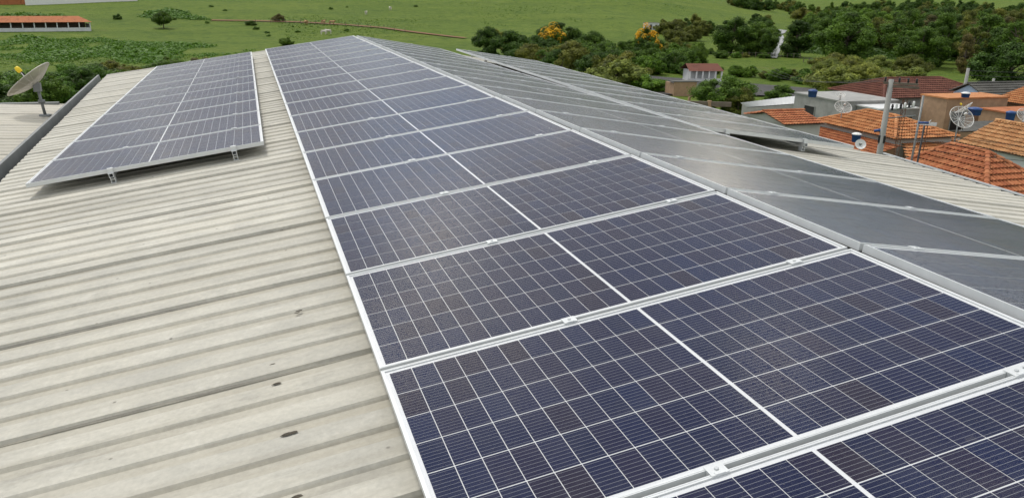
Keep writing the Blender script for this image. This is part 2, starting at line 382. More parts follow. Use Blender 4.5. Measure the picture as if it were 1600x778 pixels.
# ------------------------------------------------------------------ the warehouse and its roof
TH = 0.14983; PIT = 1.0365; PL = 2.0; PW = PIT - .0205
CT, ST = math.cos(TH), math.sin(TH)
def slope_pt(side, s, y, h=0.):          # s metres down from the ridge, h metres above the panel plane
    return Vector((side*s*CT + side*h*ST, y, -s*ST + h*CT))
RIBP = .205; NR = 5; SW = RIBP*NR
CREST, TROUGH = -.128, -.1415
def sheet_profile():
    # (y, z) across one sheet, starting half way up the near flank of its first crest
    pts = []
    for r in range(NR):
        b = r*RIBP
        pts += [(b, TROUGH), (b+.016, CREST), (b+.128, CREST), (b+.148, TROUGH)]
    b = NR*RIBP; pts += [(b, TROUGH), (b+.014, CREST+.006), (b+.132, CREST+.006), (b+.142, TROUGH+.014)]
    return pts
def roof_sheet(parent, side, y0, s0, s1a, s1b, mat, rng, name='roof_sheet', z_off=0.):
    prof = sheet_profile(); mb = MB(); N = 7; rows = []
    wob = [rng.uniform(-.0025, .0025) for _ in range(N+1)]
    th = .0022
    for (yy, zz) in prof:
        f = yy/SW; s1 = s1a + (s1b-s1a)*f
        rows.append([(s0 + (s1-s0)*i/N, yy, zz + wob[i] - CREST) for i in range(N+1)])
    n = len(prof)
    vs = [p for r in rows for p in r] + [(p[0], p[1], p[2]-th) for r in rows for p in r]
    K = N+1; off = n*K; fs = []
    for a in range(n-1):
        for i in range(N):
            q = (a*K+i, a*K+i+1, (a+1)*K+i+1, (a+1)*K+i)
            if side < 0: q = q[::-1]
            fs.append(q); fs.append(tuple(off+j for j in q[::-1]))
        fs.append((a*K+N, (a+1)*K+N, off+(a+1)*K+N, off+a*K+N)); fs.append((a*K, (a+1)*K, off+(a+1)*K, off+a*K))
    for i in range(N):
        fs.append((i, i+1, off+i+1, off+i)); e = (n-1)*K; fs.append((e+i, e+i+1, off+e+i+1, off+e+i))
    mb.add(vs, fs)
    o = mb.build(name, mat, parent)
    # local x runs down the slope, y along the ridge, z out of the roof
    X = Vector((side*CT, 0, -ST)); Z = Vector((side*ST, 0, CT)); Y = Vector((0, 1, 0))
    m = Matrix((X, Y, Z)).transposed().to_4x4(); m.translation = Vector((0, y0, 0)) + Z*(CREST+z_off+rng.uniform(-.0015, .0015)) + Vector((0, 0, 0))
    o.matrix_local = m @ Matrix.Rotation(rng.uniform(-.0012, .0012), 4, 'Z')
    return o
rng = random.Random(7)
wh = thing('warehouse', 'long low-pitched warehouse whose weathered sheet roof carries the solar panels', 'warehouse', (0,0,0))
YN, YF = -5.0, 18.9
def eave_left(y): return 4.89 + .063*(y-7.34)
def eave_right(y): return (4.98 + .265*(y-4.3)) if y < 7.2 else 5.1
LSHEETS = []
y = YF - SW
while y > YN:
    LSHEETS.append(roof_sheet(wh, -1, y, .06, eave_left(y), eave_left(y+SW), M['sheet'], rng))
    o = roof_sheet(wh, 1, y, .06, eave_right(y), eave_right(y+SW), M['sheet'], rng)
    y -= SW
# ridge cap
mb = MB(); yy0, yy1 = YN, YF+.05
for side in (-1, 1):
    a0 = slope_pt(side, .0, yy0, -.118); a1 = slope_pt(side, .0, yy1, -.118); b0 = slope_pt(side, .24, yy0, -.120); b1 = slope_pt(side, .24, yy1, -.120)
    q = (a0, b0, b1, a1) if side > 0 else (a0, a1, b1, b0)
    mb.quad(*q)
mb.build('ridge_cap', M['galv'], wh)
# walls under the roof
mb = MB()
corners = [slope_pt(-1, eave_left(YN)-.12, YN+.1, -.2), slope_pt(1, eave_right(YN)-.12, YN+.1, -.2), slope_pt(1, eave_right(YF)-.12, YF-.12, -.2), slope_pt(-1, eave_left(YF)-.12, YF-.12, -.2)]
for i in range(4):
    a, b = corners[i], corners[(i+1) % 4]; ga = Vector((a.x, a.y, -13)); gb = Vector((b.x, b.y, -13)); mb.quad(ga, gb, b, a)
for yy in (YN+.1, YF-.12):
    c = [p for p in corners if abs(p.y-yy) < .01]; c.sort(key=lambda p: p.x); top = Vector((0, yy, -.21)); mb.add([c[0], c[1], top], [(0,1,2)])
mb.build('wall', M['wall'], wh)
# valley gutter on the left eave: floor, high outer wall with folded rim
mb = MB()
def gpt(y, ds, h): return slope_pt(-1, eave_left(y)+ds, y, h)
n = 12
for i in range(n):
    ya = 4.0 + (YF-.15-4.0)*i/n; yb = 4.0 + (YF-.15-4.0)*(i+1)/n
    prof = [(-.16, -.33), (.115, -.36), (.13, -.085), (.165, -.08), (.165, -.40)]
    for (d0, h0), (d1, h1) in zip(prof[:-1], prof[1:]):
        mb.quad(gpt(ya, d0, h0), gpt(yb, d0, h0), gpt(yb, d1, h1), gpt(ya, d1, h1))
mb.build('gutter', M['galv'], wh)
# right eave gutter: trough behind the sheet ends with a thin pale rim
ys = [-3.0, 0.0, 4.0, 6.0, 7.19]
def gpr(y, ds, h): return slope_pt(1, eave_right(y)+ds, y, h)
gi, gr = MB(), MB()
for ya, yb in zip(ys[:-1], ys[1:]):
    for mb, prof in ((gi, [(-.15, -.34), (.17, -.36), (.18, -.145)]), (gr, [(.18, -.1445), (.182, -.128), (.205, -.126), (.205, -.36)])):
        for (d0, h0), (d1, h1) in zip(prof[:-1], prof[1:]):
            mb.quad(gpr(ya, d0, h0), gpr(ya, d1, h1), gpr(yb, d1, h1), gpr(yb, d0, h0))
go = gi.build('gutter', M['gutter_in'], wh); gr.build('rim', M['alu_dull'], go)
# sealant and moss lumps left on the sheets
for (x_, y_, z_, r_) in [(-2.394, 1.39, -0.491, 0.011), (-2.403, 1.57, -0.492, 0.01), (-2.374, 0.99, -0.488, 0.013), (-2.354, 0.99, -0.485, 0.011), (-2.265, 2.08, -0.471, 0.01), (-2.275, 2.06, -0.473, 0.008), (-2.364, 0.61, -0.486, 0.012), (-2.107, 2.56, -0.448, 0.007), (-3.748, 3.63, -0.695, 0.009), (-2.285, 3.48, -0.474, 0.007)]:
    mb = MB(); lr = random.Random(int(x_*1000)); prof = [(.0, r_*.35), (r_*.5, r_*.3), (r_*.9, r_*.12), (r_, 0)]
    n = 9; vs = []; fs = []
    for rr, zz in prof:
        for k in range(n):
            w = 1 + .3*math.sin(k*2.1+x_*9) ; vs.append((rr*w*1.7*math.cos(2*PI*k/n), rr*.8*math.sin(2*PI*k/n), zz*.6))
    for i in range(3):
        for k in range(n): fs.append((i*n+k, (i+1)*n+k, (i+1)*n+(k+1) % n, i*n+(k+1) % n))
    mb.add(vs, fs); o = mb.build('sealant_lump', M['dark'] if lr.random() < .0 else plain('moss_lump', (.07,.06,.045), .95, 0, .4, 60), wh, True)
    o.location = (x_, y_, z_+.002); o.rotation_euler = (0, -TH, 0)

# neighbouring lower roof to the left of the valley gutter
nb = thing('neighbour_shed', 'lower pale sheet roof beyond the grey valley gutter, carrying a mesh dish', 'shed', (-5.6, 14.1, -1.02))
mb = MB(); NX0 = -5.45; SLN = .035; NY1 = 14.1
def nroof(y0, w):
    mb = MB(); prof = []
    yy = 0.
    while yy < w-.01:
        prof += [(yy, -.006), (yy+.02, .008), (yy+.19, .008), (yy+.21, -.006)]; yy += w/5
    prof.append((w, -.006)); prof.append((w+.02, .014)); prof.append((w+.1, .014))
    a, b = NX0-.02*0, -16.
    for (p0, z0), (p1, z1) in zip(prof[:-1], prof[1:]):
        za = -1.02; zb = za - (b-a)*SLN*-1*-1
        zb = za + (a-b)*SLN
        xa = lambda yv: -(eave_left(yv)+.17)*CT
        mb.quad((xa(y0+p0), y0+p0, za+z0), (xa(y0+p1), y0+p1, za+z1), (b, y0+p1, zb+z1), (b, y0+p0, zb+z0))
    o = mb.build('roof_sheet', M['sheet2'], nb); o.location = (5.6, -14.1, 1.02); return o
yy = NY1 - 1.16
while yy > -3: nroof(yy, 1.16); yy -= 1.16
mb = MB()
mb.box(-16, -5.62, NY1+.02, NY1+.12, -1.2, -.965, Matrix.Translation((5.6,-14.1,1.02)))
mb.build('end_flashing', M['galv'], nb)
mb = MB(); mb.box(-15.9, -5.9, -2.8, NY1-.2, -12.5, -1.12, Matrix.Translation((5.6,-14.1,1.02))); mb.build('wall', M['wall'], nb)

# ------------------------------------------------------------------ solar panels
LIP = .0115; CP = .0808; CW = .0779; RP = .1606; RW = .1549; MID = .0115
U0 = (PL - (24*CP + MID))/2; V0 = (PW - 6*RP)/2 - .001
def cell_u(i): return U0 + i*CP + (MID if i >= 12 else 0) + (CP-CW)/2
def cell_v(j): return V0 + j*RP + (RP-RW)/2
def frame_mesh():
    mb = MB(); d = .035
    for (x0, x1, y0, y1) in ((0, PL, 0, LIP), (0, PL, PW-LIP, PW), (0, LIP, LIP, PW-LIP), (PL-LIP, PL, LIP, PW-LIP)):
        mb.box(x0, x1, y0, y1, -.0065, 0)
    t = .0022
    mb.box(0, PL, 0, t, -d, -.0066); mb.box(0, PL, PW-t, PW, -d, -.0066); mb.box(0, t, t, PW-t, -d, -.0066); mb.box(PL-t, PL, t, PW-t, -d, -.0066)
    for (x0, x1, y0, y1) in ((t, PL-t, t, .03), (t, PL-t, PW-.03, PW-t)): mb.box(x0, x1, y0, y1, -d, -d+.002)
    # shallow groove line along the lip
    for (x0, x1, y0, y1) in ((.004, PL-.004, .0038, .0052), (.004, PL-.004, PW-.0052, PW-.0038)): mb.box(x0, x1, y0, y1, .0001, .0009)
    return mb.mesh('frame', M['alu'])
def uvquad(me):
    uv = me.uv_layers.new(name='UVMap')
FRAME = frame_mesh()
mb = MB(); mb.box(LIP-.003, PL-LIP+.003, LIP-.003, PW-LIP+.003, -.0062, -.005); BACK = mb.mesh('backsheet', M['backsheet'])
mb = MB(); mb.quad((LIP-.002, LIP-.002, -.0022), (PL-LIP+.002, LIP-.002, -.0022), (PL-LIP+.002, PW-LIP+.002, -.0022), (LIP-.002, PW-LIP+.002, -.0022)); PANE = mb.mesh('glass_pane', M['glass'])
def cell_geo(mb, u, v):
    c = .004
    x0, x1, y0, y1 = u, u+CW, v, v+RW; z0, z1 = -.0049, -.0038
    mb.add([(x0,y0,z1),(x1,y0,z1),(x1,y1,z1),(x0,y1,z1),(x0,y0,z0),(x1,y0,z0),(x1,y1,z0),(x0,y1,z0)],
           [(0,1,2,3),(0,4,5,1),(1,5,6,2),(2,6,7,3),(3,7,4,0)])
def with_uv(me):
    uv = me.uv_layers.new(name='UVMap'); data = []
    for p in me.polygons: data += [0,0, 1,0, 1,1, 0,1]
    uv.data.foreach_set('uv', data); return me
mb = MB(); cell_geo(mb, 0, 0); CELL = with_uv(mb.mesh('cell', M['cell']))
mb = MB()
for i in range(24):
    for j in range(6): cell_geo(mb, cell_u(i), cell_v(j))
CELLS = with_uv(mb.mesh('cells', M['cells']))
prng = random.Random(11)
def panel(M4, label, group, single):
    t = thing('solar_panel', label, 'solar panel', group=group)
    w = .0011 if single else .0024
    t.matrix_world = M4 @ Matrix.Translation((0, PW/2, 0)) @ Matrix.Rotation(prng.gauss(0, w), 4, 'X') @ Matrix.Rotation(prng.gauss(0, w*.5), 4, 'Y') @ Matrix.Translation((0, -PW/2, 0))
    link('frame', FRAME, t); b = link('backsheet', BACK, t); link('glass_pane', PANE, t)
    if single:
        for i in range(24):
            for j in range(6): link('cell', CELL, b, (cell_u(i), cell_v(j), 0))
    else: tag(link('cells', CELLS, b), kind='stuff')
    return t
def frame_matrix(side, s, y):
    # panel space: x across the slope towards +X, y along the ridge, z out of the panel
    X = Vector((CT, 0, -side*ST)); Z = Vector((side*ST, 0, CT))
    m = Matrix((X, Vector((0,1,0)), Z)).transposed().to_4x4(); m.translation = slope_pt(side, s, y); return m
S0, S0R, Y0R, SA, YA = (0.0623, 0.0144, 0.0122, 2.3601, 6.048)
def ordn(i): return ORD[i] if i < len(ORD) else 'last'
for k in range(-2, 17):
    i = k+2
    panel(frame_matrix(-1, S0+PL, k*PIT+.01), ('%s solar panel from the camera in the wide row left of the ridge' % ORD[i]), 'panels left of the ridge', -1 <= k <= 3)
for k in range(0, 17):
    panel(frame_matrix(1, S0R, Y0R+k*PIT+.01), ('%s glaring solar panel from the camera in the row right of the ridge' % ORD[k]), 'panels right of the ridge', False)
for k in range(11):
    panel(frame_matrix(-1, SA+PL, YA+k*PIT+.01), ('%s solar panel from the near end of the separate lower left array' % ORD[k]), 'panels of the lower left array', False)
MD = Matrix(((0.99035, 0.01928, 0.13725, 2.039), (-0.01874, 0.99981, -0.00524, 5.7295), (-0.13732, 0.00262, 0.99052, -0.30378), (0, 0, 0, 1)))
for k in range(11):
    panel(MD @ Matrix.Translation((0, k*PIT+.01, 0)), ('%s solar panel from the near end of the far lower right array' % ORD[k]), 'panels of the lower right array', False)

# mounting rails with clamps and feet (rail space: x across, y along, z out of the panel plane)
def clamp_mesh():
    mb = MB(); w = .026
    mb.box(-w, w, -.022, .022, .0011, .0042)                 # top plate over both lips
    mb.box(-w, -w+.004, -.009, .009, -.03, .0012); mb.box(w-.004, w, -.009, .009, -.03, .0012)
    mb.box(-w*.55, w*.55, -.022, -.012, .0042, .0062)        # raised edge
    return mb.mesh('mid_clamp', M['alu'])
def bolt_mesh():
    mb = MB(); mb.lathe([(.0, .0085), (.0055, .0085), (.0065, .0075), (.0065, .0042)], n=8); return mb.mesh('bolt', M['alu_dull'])
def end_clamp_mesh():
    mb = MB(); w = .024
    mb.box(-w, w, -.02, .014, .001, .005); mb.box(-w, w, -.022, -.018, -.036, .005); mb.box(-w, w, -.042, -.018, -.040, -.036); return mb.mesh('end_clamp', M['alu'])
def foot_mesh():
    mb = MB(); mb.box(-.02, .02, -.03, .03, -.128, -.123); mb.box(-.02, -.014, -.03, .03, -.123, -.074); mb.box(.014, .02, -.03, .03, -.123, -.074); mb.box(-.014, .014, -.03, .03, -.098, -.092); return mb.mesh('roof_foot', M['alu'])
CLAMP, BOLT, ENDC, FOOT = clamp_mesh(), bolt_mesh(), end_clamp_mesh(), foot_mesh()
def rail(M4, xoff, n, label, extra=.10):
    t = thing('mounting_rail', label, 'rail', group='rails under the panels'); t.matrix_world = M4 @ Matrix.Translation((xoff, 0, 0))
    Lr = n*PIT; mb = MB()
    mb.box(-.019, .019, -extra, Lr+extra-.02, -.073, -.069); mb.box(-.019, -.015, -extra, Lr+extra-.02, -.069, -.037); mb.box(.015, .019, -extra, Lr+extra-.02, -.069, -.037)
    mb.box(-.015, -.006, -extra, Lr+extra-.02, -.040, -.0365); mb.box(.006, .015, -extra, Lr+extra-.02, -.040, -.0365)
    mb.build('rail_profile', M['alu'], t)
    for k in range(1, n):
        c = link('mid_clamp', CLAMP, t, (0, k*PIT, 0)); link('bolt', BOLT, c)
    link('end_clamp', ENDC, t, (0, .01, 0)); e = link('end_clamp', ENDC, t, (0, Lr-.01, 0)); e.rotation_euler = (0, 0, PI)
    k = -extra+.06
    while k < Lr: link('roof_foot', FOOT, t, (0, k, 0)); k += 1.23
rail(frame_matrix(-1, S0+PL, -2*PIT), PL-.27, 19, 'aluminium rail just below the ridge under the wide left row')
rail(frame_matrix(-1, S0+PL, -2*PIT), PL-1.27, 19, 'aluminium rail near the lower edge under the wide left row')
rail(frame_matrix(1, S0R, Y0R), .3, 17, 'aluminium rail beside the ridge under the glaring right row')
rail(frame_matrix(1, S0R, Y0R), 1.3, 17, 'aluminium rail at the lower edge under the glaring right row')
rail(frame_matrix(-1, SA+PL, YA), PL-.27, 11, 'upper aluminium rail showing its bracket under the lower left array', .03)
rail(frame_matrix(-1, SA+PL, YA), PL-1.32, 11, 'lower aluminium rail showing its bracket under the lower left array', .03)
rail(MD, .33, 11, 'upper aluminium rail with bracket under the far lower right array', .03)
rail(MD, 1.33, 11, 'lower aluminium rail with bracket under the far lower right array', .03)

# ------------------------------------------------------------------ dish antennas
def dish(name, label, base, pole_h, diam, aim_az, aim_el, feed_mat, group=None, lean=0., mesh_mat='dishmesh'):
    t = thing(name, label, 'antenna', base, 0, group)
    top = Vector((lean, 0, pole_h)); mb = MB(); mb.tube([(0,0,-.02), (0,0,.02)], .09, 10); mb.tube([(0,0,0), top], .022 if diam < 1 else .035, 10)
    mb.tube([top*.45, top*.45+Vector((0,0,.05))], .05, 10); mb.build('mast', M['galv'], t, True)
    ax = Vector((math.sin(aim_az)*math.cos(aim_el), math.cos(aim_az)*math.cos(aim_el), math.sin(aim_el)))
    q = ax.to_track_quat('Z', 'Y').to_matrix(); c = top + ax*.06*diam; r = diam/2; f = .40*diam
    mb = MB(); vs = []; fs = []; nr, na = 8, 48
    for i in range(nr+1):
        rr = r*i/nr if i else .02
        for k in range(na):
            a = 2*PI*k/na; vs.append(q @ Vector((rr*math.cos(a), rr*math.sin(a), rr*rr/(4*f))) + c)
    for i in range(nr):
        for k in range(na): fs.append((i*na+k, i*na+(k+1) % na, (i+1)*na+(k+1) % na, (i+1)*na+k))
    mb.add(vs, fs); mb.build('reflector', M['mesh_'+mesh_mat], t, True)
    mb = MB()
    for k in range(12):
        a = 2*PI*k/12; pts = []
        for i in range(7):
            rr = r*i/6; pts.append(q @ Vector((rr*math.cos(a), rr*math.sin(a), rr*rr/(4*f)+.004)) + c)
        mb.tube(pts, .007*diam, 5)
    mb.build('ribs', M[mesh_mat], t)
    mb = MB(); mb.tube([q @ Vector((r*math.cos(2*PI*k/na), r*math.sin(2*PI*k/na), r*r/(4*f))) + c for k in range(na+1)], .011*diam, 6); mb.build('rim', M[mesh_mat], t, True)
    mb = MB(); fp = q @ Vector((0,0,f*.98)) + c; mb.tube([q @ Vector((.0, 0, .02)) + c, q @ Vector((.06*diam,0,f*.5)) + c, fp], .008*diam, 6); arm = mb.build('feed_arm', M['white'], t, True)
    mb = MB(); mb.lathe([(.0, .07), (.03, .065), (.045, .03), (.045, -.03), (.03, -.05), (0, -.05)], n=12, M=q.to_4x4() @ Matrix.Scale(diam*1.1, 4), c=fp); mb.build('feed_horn', M[feed_mat], arm, True)
    mb = MB(); mb.tube([fp - ax*.05*diam, fp - ax*.13*diam], .026*diam, 8); mb.build('feed_collar', M['black'], arm, True)
    mb = MB(); mb.box(-.05, .05, -.05, .05, -.06, .07, Matrix.Translation(top)); mb.build('mount_bracket', M['galv'], t)
    return t
def mat_meshdish(name, col, keep):
    t = NT(name); c = t.coord('Object'); x = t.n('ShaderNodeTexVoronoi', i_Scale=60.); t.l(c, x.inputs['Vector'])
    d = t.n('ShaderNodeBsdfPrincipled', i_Roughness=.5); d.inputs['Base Color'].default_value = (*col, 1); d.inputs['Metallic'].default_value = .3
    tr = t.n('ShaderNodeBsdfTransparent'); m = t.n('ShaderNodeMixShader'); m.inputs[0].default_value = keep
    t.l(tr.outputs[0], m.inputs[1]); t.l(d.outputs[0], m.inputs[2]); t.l(m.outputs[0], t.out.inputs['Surface']); return t.m
M['mesh_dishmesh'] = mat_meshdish('dish_mesh_sheet', (.45,.42,.35), .74)
M['mesh_white'] = mat_meshdish('pale_mesh_sheet', (.5,.5,.47), .24)
M['mesh_solid'] = M['white']; M['solid'] = M['white']
NZ = lambda x: -1.0 + (-5.45-x)*.035
dish('satellite_dish', 'beige mesh satellite dish with yellow feed on the lower left roof', (-5.55, 12.76, -1.0), .44, .78, R(-82), R(50), 'yellow', lean=-.05)

# ------------------------------------------------------------------ houses
def tile_face(mb, a, b, c, d, tw=.22, tl=.42, amp=.055):
    """barrel tiles laid on the face eave a-b, ridge d-c (c over b, d over a)"""
    a, b, c, d = Vector(a), Vector(b), Vector(c), Vector(d)
    ex = (b-a).normalized(); up = (d-a); up = (up - ex*up.dot(ex)); hgt = up.length; up.normalize(); nz = ex.cross(up)
    if nz.z < 0: nz = -nz
    xa, xb = 0., (b-a).length; xd = (d-a).dot(ex); xc = (c-a).dot(ex)
    rows = int(hgt/tl)+1
    for r in range(rows):
        v0 = r*tl; v1 = min(v0+tl*1.06, hgt+.02); vm = min(v0+tl*.5, hgt)/hgt
        lo = xa+(xd-xa)*vm; hi = xb+(xc-xb)*vm
        n = int((hi-lo)/tw)
        for k in range(n+1):
            x = lo+k*tw; 
            if x+tw > hi+.12: break
            jit = random.uniform(-.006, .006)
            vs = []
            for (vv, lift) in ((v0, .075), (v1, .004)):
                for (fx, fz) in ((0, .0), (.12, .55), (.35, 1.), (.58, .55), (.7, .0), (1.0, -.1)):
                    vs.append(a + ex*(x+fx*tw) + up*vv + nz*(lift+amp*fz+jit))
            mb.add(vs, [(i, i+1, 7+i, 6+i) for i in range(5)] + [(0, 5, 4, 3, 2, 1)])
def ridge_tiles(mb, p, q, rad=.12, tl=.36):
    p, q = Vector(p), Vector(q); L = (q-p).length; d = (q-p).normalized(); s_ = d.cross(Vector((0,0,1))).normalized(); u = s_.cross(d)
    n = max(1, int(L/tl))
    for i in range(n):
        vs = []
        for (t_, rr) in ((i*L/n, rad*1.15), ((i+1.1)*L/n, rad*.92)):
            for k in range(6):
                a = PI*k/5; vs.append(p + d*t_ + s_*math.cos(a)*rr + u*(math.sin(a)*rr*.8+.0))
        mb.add(vs, [(k, k+1, 7+k, 6+k) for k in range(5)] + [(0,1,2,3,4,5)])
def hip_house(name, label, x0, x1, y0, y1, ze, zr, zg, ra, rb, tilemat, wallmat, group=None, over=.35, windows=()):
    """axis aligned house; ridge from ra to rb (x, y)"""
    t = thing(name, label, 'house', ((x0+x1)/2, (y0+y1)/2, zg), 0, group); off = Vector(((x0+x1)/2, (y0+y1)/2, zg))
    E = [Vector((x0,y0,ze)), Vector((x1,y0,ze)), Vector((x1,y1,ze)), Vector((x0,y1,ze))]; A, B = Vector((*ra, zr)), Vector((*rb, zr))
    E = [p-off for p in E]; A -= off; B -= off
    alongy = abs(ra[1]-rb[1]) > abs(ra[0]-rb[0])
    # A is the near/left ridge end
    if alongy: faces = [(E[0],E[1],A,A), (E[1],E[2],B,A), (E[2],E[3],B,B), (E[3],E[0],A,B)]
    else: faces = [(E[0],E[1],B,A), (E[1],E[2],B,B), (E[2],E[3],A,B), (E[3],E[0],A,A)]
    mb = MB()
    for f in faces: tile_face(mb, *f)
    hips = [(E[0],A),(E[1],A if alongy else B),(E[2],B),(E[3],B if alongy else A)]
    for p, q in hips: ridge_tiles(mb, p+Vector((0,0,.05)), q+Vector((0,0,.05)))
    ridge_tiles(mb, A+Vector((0,0,.05)), B+Vector((0,0,.05)))
    rf = tag(mb.build('roof_tiles', tilemat, t), kind='stuff')
    mb = MB()
    for f in faces:
        g = [p-Vector((0,0,.03)) for p in f]
        mb.quad(*g) if (g[2]-g[3]).length > .01 else mb.add(g[:3], [(0,1,2)])
    mb.build('roof_deck', M['wood'], t)
    mb = MB(); mb.box(x0-off.x+over, x1-off.x-over, y0-off.y+over, y1-off.y-over, -.5, ze-zg-.04); mb.build('wall', wallmat, t)
    return t
def openings(t, face, items, name='window'):
    """black plates painting in the dark of openings, with frames on an axis aligned wall: face = ('x', x) or ('y', y) in local coords, items (a0, a1, z0, z1)"""
    for (a0, a1, z0, z1) in items:
        ax, c = face; mb = MB(); fr = MB(); w = .07; e = .012; s_ = -1
        if ax == 'x':
            mb.box(c-e*.5, c+.02, a0, a1, z0, z1)
            for (p0,p1,q0,q1) in ((a0-w,a1+w,z1,z1+w),(a0-w,a1+w,z0-w,z0),(a0-w,a0,z0,z1),(a1,a1+w,z0,z1)): fr.box(c-.05, c+.01, p0, p1, q0, q1)
        else:
            mb.box(a0, a1, c-e*.5, c+.02, z0, z1)
            for (p0,p1,q0,q1) in ((a0-w,a1+w,z1,z1+w),(a0-w,a1+w,z0-w,z0),(a0-w,a0,z0,z1),(a1,a1+w,z0,z1)): fr.box(p0, p1, c-.05, c+.01, q0, q1)
        o = mb.build(name, M['black'], t); fr.build('frame', M['concrete'], o)  # black plate stands in for the unlit inside of the opening

ZG = -11.2

def gable_house(name, label, ridge_axis, x0, x1, y0, y1, ze, zr, zg, tilemat, wallmat, rm=None, over=.3):
    off = Vector(((x0+x1)/2, (y0+y1)/2, zg)); t = thing(name, label, 'house', off); mb = MB(); dk = MB(); wl = MB()
    v = lambda x, y, z: Vector((x, y, z)) - off
    if ridge_axis == 'y':
        xr = rm if rm is not None else (x0+x1)/2
        fs = [(v(x0,y1,ze), v(x0,y0,ze), v(xr,y0,zr), v(xr,y1,zr)), (v(x1,y0,ze), v(x1,y1,ze), v(xr,y1,zr), v(xr,y0,zr))]; rd = (v(xr,y0,zr), v(xr,y1,zr))
        for yy in (y0+over, y1-over): wl.add([v(x0+over,yy,ze-.08), v(x1-over,yy,ze-.08), v(xr,yy,zr-.1)], [(0,1,2)])
    else:
        yr = rm if rm is not None else (y0+y1)/2
        fs = [(v(x0,y0,ze), v(x1,y0,ze), v(x1,yr,zr), v(x0,yr,zr)), (v(x1,y1,ze), v(x0,y1,ze), v(x0,yr,zr), v(x1,yr,zr))]; rd = (v(x0,yr,zr), v(x1,yr,zr))
        for xx in (x0+over, x1-over): wl.add([v(xx,y0+over,ze-.08), v(xx,y1-over,ze-.08), v(xx,yr,zr-.1)], [(0,1,2)])
    for f in fs: tile_face(mb, *f); dk.quad(*[p-Vector((0,0,.03)) for p in f])
    ridge_tiles(mb, rd[0]+Vector((0,0,.05)), rd[1]+Vector((0,0,.05)))
    tag(mb.build('roof_tiles', tilemat, t), kind='stuff'); dk.build('roof_deck', M['wood'], t)
    wl.box(x0+over-off.x, x1-over-off.x, y0+over-off.y, y1-over-off.y, -.5, ze-zg-.06); wl.build('wall', wallmat, t)
    return t
def lean_to(name, label, a, b, c, d, mat, tiles=True, wallmat=None, cat='roof'):
    off = Vector((a[0], a[1], ZG)); a, b, c, d = [Vector(p)-off for p in (a, b, c, d)]
    t = thing(name, label, cat, off)
    if tiles:
        mb = MB(); tile_face(mb, a, b, c, d); tag(mb.build('roof_tiles', mat, t), kind='stuff')
        dk = MB(); dk.quad(*[p-Vector((0,0,.03)) for p in (a, b, c, d)]); dk.build('roof_deck', M['wood'], t)
    else:
        mb = MB(); n = 14
        for i in range(n):
            f0, f1, f2 = i/n, (i+.5)/n, (i+1)/n
            A0, A1, A2 = a.lerp(b, f0), a.lerp(b, f1), a.lerp(b, f2); D0, D1, D2 = d.lerp(c, f0), d.lerp(c, f1), d.lerp(c, f2); u = Vector((0,0,.018))
            mb.quad(A0, A1+u, D1+u, D0); mb.quad(A1+u, A2, D2, D1+u)
        mb.build('roof_sheet', mat, t)
    wl = MB(); ins = [p.lerp((a+b+c+d)/4, .06)-Vector((0,0,.08)) for p in (a, b, c, d)]
    for i in range(4):
        p, q = ins[i], ins[(i+1) % 4]; wl.quad(Vector((p.x,p.y,-.5)), Vector((q.x,q.y,-.5)), q, p)
    wl.build('wall', wallmat or M['brick'], t); return t
def block_house(name, label, x0, x1, y0, y1, zt, zg, wallmat, roofmat, cat='building', parapet=.18):
    off = Vector(((x0+x1)/2, (y0+y1)/2, zg)); t = thing(name, label, cat, off); a, b, c, d = x0-off.x, x1-off.x, y0-off.y, y1-off.y; H = zt-zg
    mb = MB(); mb.box(a, b, c, d, -.5, H-.02); mb.build('wall', wallmat, t)
    mb = MB(); mb.box(a-.08, b+.08, c-.08, d+.08, H-.02+.004, H+.1); mb.build('roof_slab', roofmat, t)
    return t
hip_house('tiled_house', 'orange tiled hip-roof house behind the concrete power pole', 39.1, 44.7, 41.5, 50.2, -8.0, -6.92, ZG, (41.9, 44.7), (41.9, 47.65), M['tile_orange'], M['wall'])
hip_house('tiled_house', 'nearest red-tiled hip-roof house with bold tile courses at the roof edge', 28.3, 33.2, 24.5, 31.0, -7.4, -5.9, ZG, (31.3, 27.5), (31.3, 29.7), M['tile_red'], M['wall'])
h5 = gable_house('tiled_house', 'white-walled house with pale orange tile roof at the right edge', 'y', 39.6, 45.4, 22.0, 37.0, -7.41, -6.1, ZG, M['tile_pale'], M['white_wall'], 42.5)
gable_house('tiled_house', 'small dark red tiled gable house left of the hip-roof house', 'x', 31.4, 34.8, 43.3, 48.4, -7.05, -6.5, ZG, M['tile_red'], M['wall'], 45.9)
lean_to('lean_to', 'flat orange tiled lean-to between the power pole and the nearest red roof', (38.53, 39.61, -8.85), (43.89, 40.24, -8.85), (45.87, 42.55, -8.25), (40.53, 42.34, -8.25), M['tile_orange'])
lean_to('lean_to', 'low red-brown tiled lean-to under the eave of the hip-roof house', (36.2,50.2,-9.1), (36.2,41.3,-9.1), (39.4,41.3,-8.4), (39.4,50.2,-8.4), M['tile_red'])
lean_to('lean_to', 'mossy dark fibre-cement roof at the foot of the power pole', (39.17, 44.26, -9.6), (41.94, 41.99, -9.6), (43.73, 43.91, -9.3), (41.27, 47.09, -9.3), M['fibro'], False)
lean_to('lean_to', 'grey sheet canopy between the dish mast and the white-walled house', (39.79, 38.91, -8.3), (42.19, 38.39, -8.3), (43.8, 39.54, -8.1), (42.9, 39.74, -8.1), M['fibro'], False)
